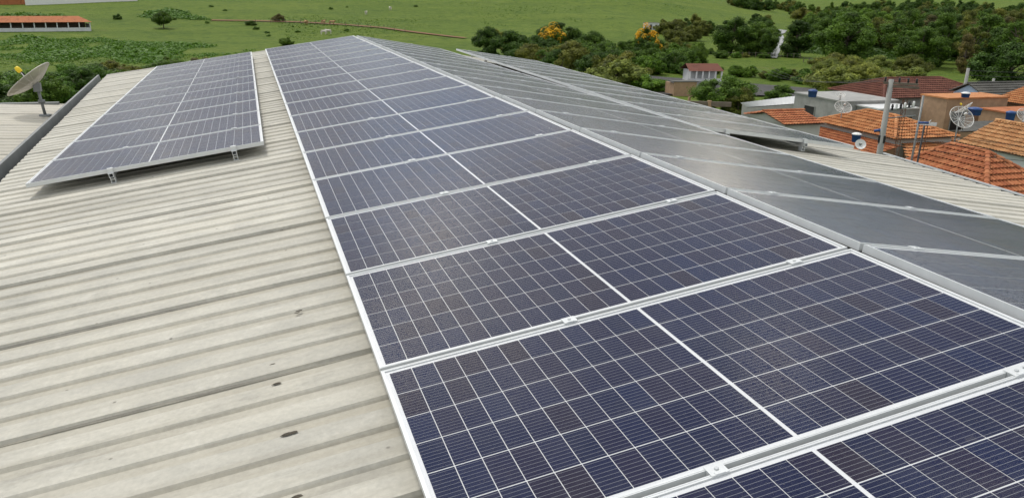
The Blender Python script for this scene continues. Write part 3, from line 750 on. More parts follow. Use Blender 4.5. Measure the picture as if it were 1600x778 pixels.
# unfinished grey concrete building
gb = block_house('concrete_building', 'unfinished grey concrete block building with a dark window hole', 46.2, 52.0, 55.36, 62.0, -7.4, ZG, M['concrete'], M['concrete'])
openings(gb, ('x', 46.2-49.1), [(.3, 1.7, 1.3, 2.9)])
c2 = block_house('concrete_building', 'low concrete annex with pale flat roof slab behind the orange hip roof', 47.6, 51.7, 52.6, 55.3, -7.7, ZG, M['concrete'], M['lightmetal'])
openings(c2, ('y', -1.35), [(-1.5, -.6, 1.4, 2.6), (.3, 1.5, 1.3, 2.8)])
# brick building
bx, by = (51.26, 49.56)
br = block_house('brick_building', 'two storey raw brick building with terracotta roof slab', bx+.9, bx+7.4, by+.6, by+3.4, -6.6, ZG, M['brick'], M['tile_orange'])
openings(br, ('y', -1.4), [(-2.6, -1.3, 2.0, 3.5)], 'doorway')
# dark low buildings behind the white-walled house
lean_to('lean_to', 'dark brown low roof behind the tall mesh dish', (46.55, 43.43, -8.0), (49.8, 43.35, -8.0), (53.13, 45.11, -7.6), (49.65, 45.13, -7.6), M['fibro'], False)
ca = thing('carport', 'dark flat carport roof on white posts at the right edge', 'carport', (52.0, 39.0, ZG)); mb = MB(); mb.box(-2, 6.5, -.2, 3.5, 4.55, 4.72); mb.build('roof', M['fibro'], ca)
for xx in (-1.5, 1.2, 4.2):
    mb = MB(); mb.box(xx-.06, xx+.06, .0, .12, -.3, 4.55); mb.build('post', M['white'], ca)
block_house('brick_building', 'brown brick house behind the carport at the right edge', 54.5, 62, 44.0, 49, -7.3, ZG, M['brick'], M['tile_red'])
gable_house('tiled_house', 'tiled roof corner peeping over the carport at the right edge', 'y', 60, 68, 44.5, 53, -7.2, -6.0, ZG, M['tile_orange'], M['brick'])
# long red hip roof
hip_house('long_building', 'long building with big dark red roof behind the power pole', 53.6, 67.5, 58.8, 66.6, -7.7, -6.25, ZG, (57.0, 62.7), (63.8, 62.7), M['tile_dark'], M['concrete'])
gable_house('painted_building', 'pale blue gabled building with grey roof behind the brick building', 'x', 60.5, 68, 54.2, 58.2, -7.0, -6.1, ZG, M['fibro'], M['paleblue'])
# white roofed shed
ws = [(43.76, 66.01, -9.2), (50.96, 67.65, -9.2), (52.45, 69.75, -8.7), (42.83, 65.68, -8.7)]
w_ = lean_to('shed', 'long shed with a pale white sheet roof beside the leafy tree', *ws, M['lightmetal'], False, M['wall'], 'shed')
# small verandah house, blue hut, ruins
vh = thing('verandah_house', 'small white house with red-brown roof and posts beside the dark yard', 'house', (*(73.03, 123.28), -13.1), R(-8))
mb = MB(); mb.box(-2.6, 2.6, -.6, 2.0, 0, 2.1); mb.build('wall', M['white_wall'], vh)
mb = MB(); mb.quad((-3.2,-2.2,2.0),(3.2,-2.2,2.0),(3.0,.3,3.1),(-3.0,.3,3.1)); mb.quad((3.2,2.6,2.0),(-3.2,2.6,2.0),(-3.0,.3,3.1),(3.0,.3,3.1)); mb.build('roof', M['tile_dark'], vh)
mb = MB(); mb.box(-3, 3, -2.0, -1.85, 0, .7); mb.build('parapet', M['white_wall'], vh)
for i in range(6): mb = MB(); xx = -2.9+i*1.16; mb.box(xx-.12, xx+.12, -2.05, -1.82, .7, 2.0); mb.build('post', M['white'], vh)
bh = thing('hut', 'small pale blue gabled hut at the near corner of the dark yard', 'hut', (*(58.89, 119.21), -13.0), R(20))
mb = MB(); w2 = 1.15; mb.add([(-w2,-1.3,0),(w2,-1.3,0),(w2,-1.3,1.9),(0,-1.3,2.5),(-w2,-1.3,1.9),(-w2,1.3,0),(w2,1.3,0),(w2,1.3,1.9),(0,1.3,2.5),(-w2,1.3,1.9)], [(0,1,2,3,4),(9,8,7,6,5),(1,6,7,2),(5,0,4,9)]); mb.build('wall', M['paleblue'], bh)
mb = MB(); mb.quad((-w2-.2,-1.5,1.82),(0,-1.5,2.56),(0,1.5,2.56),(-w2-.2,1.5,1.82)); mb.quad((0,-1.5,2.56),(w2+.2,-1.5,1.82),(w2+.2,1.5,1.82),(0,1.5,2.56)); mb.build('roof', M['paleblue'], bh)
ru = thing('ruined_building', 'roofless brown brick ruin in front of the dark yard', 'ruin', (*(54.54, 96.53), -12.2), R(-6))
mb = MB(); mb.box(-1.7, 1.6, -.1, .15, 0, 2.1); mb.box(1.45, 1.6, .15, 3, 0, 1.9); mb.box(-1.7, -1.5, .15, 3, 0, 1.9); mb.build('wall', M['brick'], ru)
mb = MB(); mb.box(-1.9, 1.8, -.2, 1.6, 2.104, 2.2); mb.build('roof_slab', M['fibro'], ru)
ru = thing('ruined_wall', 'long crumbling brown wall with stubs of posts below the ruin', 'wall', (*(48.52, 82.75), -11.9), R(-12))
mb = MB(); mb.box(-3.2, 3.0, -.1, .1, 0, .95); mb.build('wall', M['brick'], ru)
for i, xx in enumerate((-2.8, -1.2, .3, 1.6, 2.8)): mb = MB(); mb.box(xx-.12, xx+.12, -.14, .14, .9, 1.35+.2*(i % 2)); mb.build('post', M['brick'], ru)
bm = thing('concrete_beam_frame', 'weathered grey beam on a brown pillar left of the leafy tree', 'beam', (*(42.21, 70.24), -11.6))
mb = MB(); mb.box(-2.6, 2.2, -.12, .12, 2.0, 2.45, Matrix.Rotation(R(-25), 4, 'Z')); mb.build('beam', M['wood'], bm); mb = MB(); mb.box(-.18, .18, -.18, .18, -.3, 2.55); mb.build('pillar', M['brick'], bm)
# power poles
def power_pole(label, base, h, arm=True, r0=.17, r1=.10):
    t = thing('power_pole', label, 'pole', base, 0, 'power poles'); mb = MB(); mb.tube([(0,0,-.3), (0,0,h)], [r0, r1], 10); mb.build('shaft', M['pole'], t, True)
    if arm:
        d = Vector((.72, -.69, 0)).normalized(); Mx = Matrix.Rotation(math.atan2(d.y, d.x), 4, 'Z')
        for zz, l0, l1 in ((h-.18, -.28, 1.0), (h-.3, -.12, 1.05)):
            mb = MB(); mb.box(l0, l1, -.05, .05, zz, zz+.09, Mx); mb.build('crossarm', M['wood'], t)
        for k, xx in enumerate((-.22, .3, .62, .92)):
            mb = MB(); mb.lathe([(.0,.2),(.03,.19),(.045,.14),(.03,.1),(.05,.06),(.02,0)], n=8, c=Mx @ Vector((xx, 0, h-.1))); mb.build('insulator', M['black'], t, True)
        ck = MB(); ck.tube([Mx @ Vector((.0,0,h-1.25)), Mx @ Vector((1.0,0,h-1.0))], .025, 6); ck.tube([Mx @ Vector((.0,0,h-1.55)), Mx @ Vector((1.1,0,h-1.35))], .025, 6); ck.build('bracket', M['galv'], t)
        for k in range(6):
            mb = MB(); mb.lathe([(.0,.26),(.035,.25),(.05,.15),(.035,.1),(.05,.04),(.0,0)], n=8, c=Mx @ Vector((.2+k*.15, 0, h-1.22+k*.035))); mb.build('insulator', M['white'] if k % 2 else M['black'], t, True)
        mb = MB(); mb.tube([Mx @ Vector((-.02,0,h-2.02)), Mx @ Vector((-.34,0,h-2.1))], .06, 8); mb.build('lamp_bracket', M['blue'], t, True)
        mb = MB(); mb.box(-.14,.14,-.1,.1,h-2.55,h-2.25, Mx); mb.build('meter_box', M['black'], t)
    return t
PP = Vector((22.13, 24.63, -2.02))
power_pole('tall tapered concrete power pole with crossarm rising behind the roof edge', (PP.x, PP.y, -11), PP.z+11)
p2 = Vector((62.16, 57.97, -4.9)); power_pole('plain concrete pole behind the brick building', (p2.x, p2.y, -11.4), p2.z+11.4, False, .2, .14)
p3 = Vector((66.61, 58.9, -6.0)); power_pole('shorter concrete pole in front of the big dark tree at right', (p3.x, p3.y, -11.4), p3.z+11.4, False, .18, .12)
pm = Vector((30.05, 30.75, -3.55)); pb = Vector((29.05, 29.82, -6.23))
t = thing('antenna_mast', 'leaning galvanised mast with blue lamp right of the power pole', 'mast', (pb.x, pb.y, pb.z-1)); mb = MB(); mb.tube([Vector((0,0,-1.2)), pm-pb+Vector((0,0,1))], .055, 8); mb.build('tube', M['galv'], t, True)
mb = MB(); q_ = (pm-pb)*.52+Vector((0,0,1)); mb.tube([q_, q_+Vector((.36,-.3,.02))], .06, 8); mb.build('lamp_bracket', M['blue'], t, True)
pa = Vector((21.42, 21.96, -5.03)); t = thing('steel_post', 'thin dark steel post at the roof edge between the tile roofs', 'post', (pa.x, pa.y, pa.z-1.5)); mb = MB(); mb.tube([(0,0,-2.5), (.06,-.02,3.1)], .035, 8); mb.build('tube', M['black'], t, True)
def yagi(label, base, top, rz):
    b = Vector(base); h = top[2]-b.z; t = thing('yagi_antenna', label, 'antenna', base); mb = MB(); mb.tube([(0,0,-.4), (0,0,h)], .022, 6); mb.build('mast', M['rust'], t)
    Mx = Matrix.Translation((0,0,h)) @ Matrix.Rotation(rz, 4, 'Z'); mb = MB(); mb.tube([Mx @ Vector((-.7,0,0)), Mx @ Vector((.7,0,.1))], .018, 5)
    for k in range(7): xx = -.65+k*.21; mb.tube([Mx @ Vector((xx,-.5+.03*k,0)), Mx @ Vector((xx,.5-.03*k,0))], .014, 5)
    mb.build('aerial', M['alu_dull'], t)
yagi('comb-shaped television aerial on a rusty mast above the orange lean-to', (30.79, 30.88, -6.5), (30.82, 31.17, -5.01), R(35))
lt = Vector((25.11, 26.86, -5.04)); t = thing('lattice_mast', 'slim rusty lattice mast beside the power pole', 'mast', (lt.x, lt.y, lt.z-2)); hh = 3.9
for (ax, ay) in ((-.1,-.1), (.1,-.1), (0,.1)): mb = MB(); mb.tube([(ax,ay,-.8), (ax*.8,ay*.8,hh)], .014, 5); mb.build('chord', M['rust'], t)
for k in range(13): mb = MB(); zz = k*.3; mb.tube([(-.1,-.1,zz),(.1,-.1,zz+.15),(0,.1,zz+.22),(-.1,-.1,zz+.3)], .009, 4); mb.build('brace', M['rust'], t)
# dishes and tanks over the town
d2 = (33.95, 31.96, -6.52); dish('satellite_dish', 'large pale mesh dish on a grey mast left of the white-walled house', (d2[0], d2[1], d2[2]-.6), 2.05, 1.32, R(-168), R(40), 'white', mesh_mat='white')
d3 = (43.06, 39.92, -6.62); dish('satellite_dish', 'see-through mesh dish with yellow feed before the brick doorway', (d3[0], d3[1], d3[2]-.6), 1.3, 1.2, R(-40), R(50), 'yellow', mesh_mat='white')
d4 = (40.09, 48.25, -7.5); dish('satellite_dish', 'pale mesh dish behind the ridge of the orange hip roof', (d4[0], d4[1], d4[2]-1.4), 2.0, 1.25, R(-160), R(52), 'white', mesh_mat='white')
d5 = (21.31, 24.89, -4.98); dish('satellite_dish', 'small solid white dish peeping over the roof edge by the blue barrel', (d5[0], d5[1], d5[2]-.8), 1.1, .42, R(-150), R(30), 'white', mesh_mat='solid')
d6 = (41.29, 50.06, -6.2); dish('satellite_dish', 'grey dish standing on the flat roof of the concrete building', (d6[0], d6[1], d6[2]-.2), .25, .7, R(-140), R(60), 'white', mesh_mat='white')
d7 = (43.77, 36.19, -5.75); dish('satellite_dish', 'mesh dish cut by the right edge of the picture', (d7[0], d7[1], d7[2]-1.2), 1.1, 1.1, R(-165), R(45), 'white', mesh_mat='white')
def tank(label, base, r, h, cover='white'):
    t = thing('water_tank', label, 'tank', base); mb = MB(); mb.lathe([(0,0),(r*.86,0),(r*.9,.02),(r,h*.9),(r*1.05,h*.92),(r*1.05,h)], n=18); mb.build('body', M['blue'], t, True)
    mb = MB(); mb.lathe([(r*1.07,h+.002),(r*1.07,h+.05),(r*.5,h+.12),(0,h+.13)], n=18); mb.build('lid', M[cover], t, True)
tank('blue barrel with white lid on the low red-brown roof', (35.64, 41.31, -7.98), .29, .5)
tank('blue water tank on the flat roof of the grey concrete building', (42.17, 54.47, -6.76), .36, .5, 'blue')
tank('blue tank lying before the brick building', (46.41, 42.23, -6.61), .45, .42, 'blue')
tank('blue tank with pale lid on the terracotta roof slab', (53.33, 49.61, -6.42), .33, .32, 'white')
tank('blue barrel under the carport at the right edge', (47.83, 40.54, -6.85), .3, .6, 'blue')
# power lines strung from the crossarm
def wire(label, a, b, sag=.6, r=.010):
    a, b = Vector(a), Vector(b); pts = []
    for i in range(13): f = i/12; pts.append(a.lerp(b, f)-Vector((0,0,sag*4*f*(1-f))))
    mb = MB(); mb.tube([p-a for p in pts], r, 4); o = mb.build('power_line', M['black']); o.location = a; tag(o, label, 'cable', 'power lines')
Mx = Matrix.Rotation(math.atan2(-.69, .72), 3, 'Z')
for k, xx in enumerate((-.22, .3, .62)):
    s_ = PP + Mx @ Vector((xx, 0, .08)); wire('%s thin line running back-left from the pole crossarm' % ('left', 'middle', 'right')[k], s_, (s_.x+24+k*.6, s_.y+44, s_.z-3.6), .7, .007)
for k in range(3):
    s_ = PP + Mx @ Vector((.0, 0, -1.9-.35*k)); wire('%s thin service line crossing to the right below the crossarm' % ('upper', 'middle', 'lower')[k], s_, (s_.x+32, s_.y-12+k*3, s_.z-1.2), .8)
for k in range(3): wire('%s far line running right from the plain concrete pole' % ('upper', 'middle', 'lower')[k], (p2.x, p2.y, p2.z-.2-.45*k), (p2.x+42, p2.y-2, p2.z+1.2-.45*k), .9, .02)


# ------------------------------------------------------------------ trees
def tree_mesh(seed, w, h, dens, leaf, kind='round'):
    """crown mesh about the origin base: foliage in z 0.18h..h"""
    r = random.Random(seed); mb = MB(); cl = []
    nb_ = {'round': 56, 'tall': 52, 'flat': 48, 'bush': 42, 'loose': 36}[kind]
    for i in range(nb_):
        for _ in range(30):
            p = Vector((r.uniform(-1,1), r.uniform(-1,1), r.uniform(-1,1)))
            if .25 < p.length < 1: break
        if kind == 'tall': p.x *= .75; p.y *= .75
        zc, zr = {'round': (.52,.46), 'tall': (.5,.48), 'flat': (.62,.32), 'bush': (.42,.42), 'loose': (.56,.42)}[kind]
        taper = 1 - .35*max(0, p.z) if kind != 'tall' else 1-.55*max(0, p.z)
        c = Vector((p.x*w*.42*taper, p.y*w*.42*taper, h*(zc+p.z*zr*.86)))
        cl.append((c, w*r.choice((r.uniform(.05, .1), r.uniform(.08, .19)))*(.8 if kind == 'loose' else 1)))
    for c, rad in cl:
        n = int(dens*(rad/w)**2*26)
        for _ in range(n):
            d = Vector((r.gauss(0,1), r.gauss(0,1), r.gauss(0,1)+.25)).normalized()
            rr = rad*(r.random()**.4)*r.uniform(.7, 1.15)*(1+.35*noise.noise(d*2.3+c*9))
            p = c + Vector((d.x*rr, d.y*rr, d.z*rr*.78))
            nrm = (d + Vector((r.uniform(-.7,.7), r.uniform(-.7,.7), r.uniform(-.3,.8)))).normalized()
            u = nrm.orthogonal().normalized(); u = Matrix.Rotation(r.uniform(0, 6.28), 3, nrm) @ u; v = nrm.cross(u)
            s1 = leaf*w*r.uniform(.6, 1.3); s2 = s1*r.uniform(.5, .9)
            mb.add([p-u*s1, p-v*s2+nrm*s1*.2, p+u*s1, p+v*s2+nrm*s1*.15], [(0,1,2,3)])
    return mb, cl
def trunk_mb(seed, w, h, cl, base=.035):
    r = random.Random(seed+99); mb = MB(); k = base*h
    top = h*.62; pts = [Vector((0,0,-.04*h)), Vector((r.uniform(-.02,.02)*h, r.uniform(-.02,.02)*h, h*.25)), Vector((r.uniform(-.03,.03)*h, r.uniform(-.03,.03)*h, top))]
    mb.tube(pts, [k*1.1, k*.75, k*.3], 7)
    for c, rad in cl[:8]:
        st = pts[1].lerp(pts[2], r.uniform(0, .8)); mb.tube([st, st.lerp(c, .5)+Vector((0,0,.03*h)), c], [k*.4, k*.25, k*.1], 5)
    return mb
PROTO = {}
def proto(kind, n, dens, leaf, w=1., h=1.):
    L = []
    for i in range(n):
        c, cl = tree_mesh(hash_(kind)+i*7, w, h, dens, leaf, kind); tm = trunk_mb(i*13+hash_(kind), w, h, cl)
        L.append((c, tm))
    PROTO[kind] = L
def hash_(s_): return sum(ord(ch)*(i+1) for i, ch in enumerate(s_))
proto('round', 4, 1500, .0155); proto('tall', 3, 1500, .018, .62, 1.); proto('flat', 2, 1500, .016, 1.2, 1.); proto('bush', 3, 1300, .02, 1.25, 1.); proto('loose', 3, 1100, .016, .85, 1.)
CACHE = {}
def tree(name, label, x, y, hgt, kind, leafm, var=0, width=1., group=None, cat='tree', z=None, extra=None):
    v = var % len(PROTO[kind]); key = (kind, v)
    if key not in CACHE:
        c, tm = PROTO[kind][v]; CACHE[key] = (c.mesh('crown', LEAF['mid']), tm.mesh('trunk', M['bark'], True))
    z = terrain(x, y) if z is None else z
    t = thing(name, label, cat, (x, y, z-.1), random.uniform(0, 6.28), group)
    cr = link('crown', CACHE[key][0], t); cr.scale = (hgt*width, hgt*width, hgt); cr.location.z = -.07*hgt; cr.material_slots[0].link = 'OBJECT'; cr.material_slots[0].material = LEAF[leafm]
    tr = link('trunk', CACHE[key][1], t); tr.scale = (hgt*width*.8, hgt*width*.8, hgt*.95)
    if extra:
        key2 = (kind, extra, v)
        if key2 not in CACHE:
            r = random.Random(5); mb = MB(); cl = tree_mesh(hash_(kind)+v*7, 1, 1, 10, .03, kind)[1]
            for c, rad in cl:
                if c.z < .5: continue
                for _ in range(60):
                    d = Vector((r.gauss(0,1), r.gauss(0,1), r.gauss(0,1)+.8)).normalized(); p = c+d*rad*1.08; u = d.orthogonal().normalized(); w_ = d.cross(u); s1 = r.uniform(.012, .028)
                    mb.add([p-u*s1, p-w_*s1, p+u*s1, p+w_*s1], [(0,1,2,3)])
            CACHE[key2] = (mb.mesh('blossom', LEAF[extra]),)
        b = link('blossom', CACHE[key2][0], t); b.scale = (hgt*width, hgt*width, hgt)
    return t
random.seed(21)
LW = {'dark': 'dark green', 'mid': 'mid green', 'olive': 'olive', 'bright': 'bright green', 'pale': 'pale green', 'scrub': 'lush green', 'brown': 'brownish'}
KW = {'round': 'round', 'tall': 'tall narrow', 'flat': 'spreading', 'bush': 'bushy', 'loose': 'thin airy'}
tree('broadleaf_tree', 'large round dark green tree left of the pale river', 119.32, 186.05, 11.5, 'round', 'dark', 0, 1.15, None, 'tree', extra=None)
tree('broadleaf_tree', 'dark pointed tree standing right of the pale river', 132.39, 176.37, 12, 'tall', 'dark', 0, 1.5, None, 'tree', extra=None)
tree('broadleaf_tree', 'broad dark tree whose shade falls on the fenced green paddock', 128.3, 153.25, 13, 'round', 'mid', 1, 1.25, None, 'tree', extra=None)
tree('broadleaf_tree', 'smooth domed dark tree high in the wood right of the power pole', 218.18, 214.94, 14, 'round', 'dark', 2, 1.2, None, 'tree', extra=None)
tree('broadleaf_tree', 'bright yellow-green tree in the wood above the power pole', 323.49, 339.91, 9, 'round', 'bright', 1, 1.1, None, 'tree', extra=None)
tree('broadleaf_tree', 'big dark spreading tree behind the brick building at the right edge', 106.16, 91.09, 9.5, 'flat', 'dark', 1, 1.15, None, 'tree', extra=None)
tree('broadleaf_tree', 'big dark round tree behind the yellow blossom above the right array', 73.96, 194.73, 9.5, 'round', 'dark', 3, 1.3, None, 'tree', extra=None)
tree('flowering_tree', 'tree crowned with yellow blossom left of the tree belt', 70.27, 190.54, 7.6, 'round', 'mid', 2, 1.05, None, 'tree', extra='flower')
tree('flowering_tree', 'yellow blossoming tree in the middle of the tree belt', 87.51, 173.09, 8.2, 'round', 'mid', 1, 0.85, None, 'tree', extra='flower')
tree('flowering_tree', 'small low bush covered in yellow blossom below the blossoming tree', 86.62, 165.88, 6.2, 'bush', 'mid', 2, 0.6, None, 'tree', extra='flower')
tree('broadleaf_tree', 'lone spreading tree with its dark shade in the pasture right of the farm shed', -27.95, 286.86, 5.8, 'flat', 'mid', 0, 1.1, None, 'tree', extra=None)
tree('bush', 'small round dark bush between the farm shed and the lone tree', -45.32, 317.3, 2.6, 'bush', 'dark', 0, 1.0, None, 'bush', extra=None)
tree('bush', 'tiny dark bush at the corner of the farm shed roof', -57.6, 309.71, 2.0, 'bush', 'mid', 1, 0.8, None, 'bush', extra=None)
tree('bush', 'dark round bush in the pasture just behind the far panel edge', 7.55, 226.79, 3.4, 'bush', 'mid', 1, 1.15, None, 'bush', extra=None)
tree('bush', 'grey-brown leafy bush beside the earth track', 8.86, 304.99, 3.6, 'bush', 'brown', 2, 1.1, None, 'bush', extra=None)
tree('bush', 'low dark bush left of the earth track fence', -0.91, 294.96, 2.2, 'bush', 'dark', 0, 1.6, None, 'bush', extra=None)
tree('broadleaf_tree', 'leafy tree beside the white roofed shed near the dark yard', 47.26, 75.6, 5.2, 'round', 'mid', 3, 1.35, None, 'tree', extra=None)
tree('broadleaf_tree', 'smaller olive tree in front of the white roofed shed', 47.7, 73.24, 3.8, 'round', 'olive', 0, 1.2, None, 'tree', extra=None)
tree('bush', 'rounded green shrub between the dark yard and the concrete building', 66.37, 91.53, 2.7, 'bush', 'mid', 2, 1.5, None, 'bush', extra=None)
tree('bush', 'green bush in front of the pale blue hut', 51.98, 102.6, 3.3, 'bush', 'bright', 0, 1.5, None, 'bush', extra=None)
tree('broadleaf_tree', 'yellowish bushy tree left of the pale blue hut', 48.55, 106.08, 6.0, 'bush', 'pale', 2, 1.3, None, 'tree', extra=None)
tree('broadleaf_tree', 'pale spreading tree with bare grey branches above the far right array', 54.23, 139.0, 7.0, 'flat', 'olive', 1, 1.1, None, 'tree', extra=None)
for (x, y, h, k, lf, v, w) in [
  (53.2, 170.2, 7.5, 'flat', 'dark', 3, 1.11), (65.2, 144.7, 6.9, 'round', 'mid', 4, 0.87), (52.1, 121.6, 5.7, 'flat', 'dark', 3, 1.14), (62.4, 141.0, 6.3, 'flat', 'mid', 2, 1.12),
  (55.2, 119.0, 7.5, 'bush', 'olive', 4, 1.21), (49.5, 130.5, 5.5, 'loose', 'olive', 0, 0.88), (61.6, 178.0, 5.7, 'flat', 'dark', 0, 1.09), (66.5, 156.1, 6.5, 'loose', 'mid', 0, 0.97),
  (55.5, 190.6, 7.2, 'loose', 'olive', 1, 1.21), (51.0, 151.0, 6.3, 'round', 'olive', 3, 1.1), (58.9, 167.5, 5.8, 'loose', 'dark', 3, 1.24), (51.1, 157.7, 6.5, 'bush', 'dark', 2, 1.04),
  (49.8, 140.5, 5.8, 'loose', 'mid', 2, 1.15), (48.1, 110.5, 6.7, 'bush', 'olive', 4, 0.94), (60.5, 170.5, 5.3, 'bush', 'olive', 4, 0.92), (60.9, 164.4, 5.9, 'bush', 'dark', 4, 1.24),
  (47.9, 169.7, 5.1, 'bush', 'dark', 4, 0.87), (65.6, 180.9, 6.3, 'bush', 'dark', 4, 1.06), (51.0, 181.4, 7.4, 'flat', 'dark', 2, 0.94), (59.1, 154.9, 6.9, 'bush', 'olive', 4, 1.06),
  (60.9, 158.1, 5.5, 'loose', 'dark', 0, 0.9), (51.1, 136.8, 5.1, 'flat', 'dark', 2, 1.1), (68.7, 161.4, 7.4, 'flat', 'dark', 0, 0.95), (56.7, 124.1, 5.7, 'flat', 'dark', 4, 1.17),
  (54.6, 159.6, 6.0, 'round', 'dark', 4, 0.94), (72.2, 176.6, 6.0, 'bush', 'mid', 0, 1.05),
]: tree('broadleaf_tree', LW[lf] + ' ' + KW[k] + ' ' + 'tree of the belt between pasture and far right array', x, y, h, k, lf, v, w, 'trees of the belt above the right array', 'tree')
for (x, y, h, k, lf, v, w) in [
  (81.6, 182.8, 5.3, 'bush', 'mid', 0, 0.86), (86.2, 170.8, 7.0, 'round', 'dark', 4, 1.06), (80.9, 178.4, 4.5, 'bush', 'mid', 2, 1.17), (74.7, 170.6, 6.0, 'loose', 'mid', 4, 0.98),
  (82.3, 173.6, 4.9, 'loose', 'mid', 4, 1.19), (90.4, 169.2, 6.3, 'bush', 'mid', 3, 1.09), (86.2, 178.7, 5.1, 'round', 'mid', 0, 1.04), (78.5, 150.0, 4.6, 'bush', 'mid', 3, 1.22),
  (84.6, 162.4, 4.7, 'bush', 'bright', 2, 1.1), (98.4, 169.7, 4.3, 'loose', 'mid', 2, 1.14), (89.7, 163.6, 6.8, 'round', 'olive', 4, 0.93), (80.4, 171.2, 4.5, 'bush', 'mid', 1, 0.9),
  (71.3, 138.9, 5.9, 'bush', 'bright', 1, 0.98), (92.2, 175.8, 4.8, 'bush', 'mid', 3, 0.86), (88.9, 159.0, 4.3, 'loose', 'olive', 1, 1.06), (88.5, 151.2, 6.6, 'round', 'mid', 3, 0.89),
  (70.9, 152.8, 6.4, 'loose', 'mid', 4, 0.94), (80.3, 145.2, 5.1, 'bush', 'mid', 0, 1.19), (85.0, 149.9, 5.5, 'bush', 'mid', 3, 0.94), (78.1, 142.1, 5.7, 'bush', 'dark', 4, 0.98),
  (83.4, 146.1, 5.5, 'bush', 'mid', 0, 0.86), (82.2, 160.1, 6.6, 'bush', 'mid', 2, 0.88), (76.9, 168.3, 4.4, 'bush', 'mid', 1, 1.16), (99.8, 175.4, 5.0, 'bush', 'mid', 0, 1.17),
  (78.3, 180.0, 5.6, 'loose', 'olive', 4, 1.24), (94.6, 180.6, 4.5, 'bush', 'bright', 0, 1.06), (85.6, 155.7, 6.8, 'bush', 'bright', 4, 1.03), (73.7, 156.5, 5.2, 'round', 'mid', 3, 1.11),
  (96.2, 167.7, 5.2, 'bush', 'olive', 0, 1.09), (73.9, 148.0, 4.4, 'loose', 'mid', 1, 0.92), (70.0, 142.7, 4.8, 'loose', 'mid', 4, 0.94), (86.3, 174.9, 5.2, 'loose', 'bright', 4, 1.25),
  (93.8, 163.8, 5.3, 'loose', 'olive', 3, 1.01), (92.6, 178.5, 4.4, 'loose', 'bright', 2, 1.21), (76.0, 154.9, 4.4, 'bush', 'mid', 2, 0.9), (66.6, 149.0, 4.8, 'loose', 'mid', 0, 0.96),
  (71.2, 165.2, 4.8, 'loose', 'mid', 4, 0.88), (74.6, 166.0, 6.1, 'bush', 'olive', 1, 1.0),
]: tree('broadleaf_tree', LW[lf] + ' ' + KW[k] + ' ' + 'tree of the mixed green belt before the smooth hill', x, y, h, k, lf, v, w, 'trees of the belt before the hill', 'tree')
for (x, y, h, k, lf, v, w) in [
  (137.0, 235.7, 6.9, 'round', 'olive', 1, 1.11), (147.5, 260.5, 6.1, 'round', 'dark', 1, 1.01), (130.9, 234.2, 4.7, 'bush', 'dark', 1, 0.85), (159.1, 263.0, 5.1, 'round', 'dark', 2, 0.98),
  (153.3, 263.8, 7.4, 'round', 'olive', 2, 0.86), (126.2, 224.8, 5.3, 'bush', 'olive', 4, 1.08), (143.1, 257.5, 6.6, 'round', 'olive', 3, 1.13), (152.3, 255.2, 6.2, 'round', 'olive', 0, 1.13),
  (138.8, 260.1, 7.0, 'bush', 'olive', 4, 0.99), (133.6, 233.6, 4.8, 'bush', 'olive', 0, 1.02), (145.5, 255.0, 4.9, 'bush', 'dark', 2, 1.12), (127.9, 232.0, 6.4, 'bush', 'olive', 1, 1.14),
]: tree('broadleaf_tree', LW[lf] + ' ' + KW[k] + ' ' + 'small tree around the white hut at the foot of the hill', x, y, h, k, lf, v, w, 'trees by the white hut', 'tree')
for (x, y, h, k, lf, v, w) in [
  (125.7, 180.3, 8.5, 'tall', 'dark', 0, 0.91), (139.7, 201.4, 7.1, 'tall', 'dark', 3, 1.21), (127.1, 185.2, 9.2, 'round', 'mid', 2, 1.25), (133.5, 197.3, 7.8, 'round', 'dark', 2, 0.89),
  (145.0, 207.7, 8.7, 'round', 'mid', 1, 1.09), (127.9, 189.8, 7.3, 'round', 'dark', 4, 1.12), (204.0, 295.9, 7.3, 'round', 'dark', 3, 1.19), (219.2, 314.0, 6.7, 'round', 'olive', 2, 1.12),
  (212.0, 311.6, 7.8, 'round', 'dark', 4, 1.12), (216.3, 310.9, 6.7, 'round', 'olive', 2, 1.02),
]: tree('broadleaf_tree', LW[lf] + ' ' + KW[k] + ' ' + 'tree crowding the bank above the pale river', x, y, h, k, lf, v, w, 'trees on the river bank', 'tree')
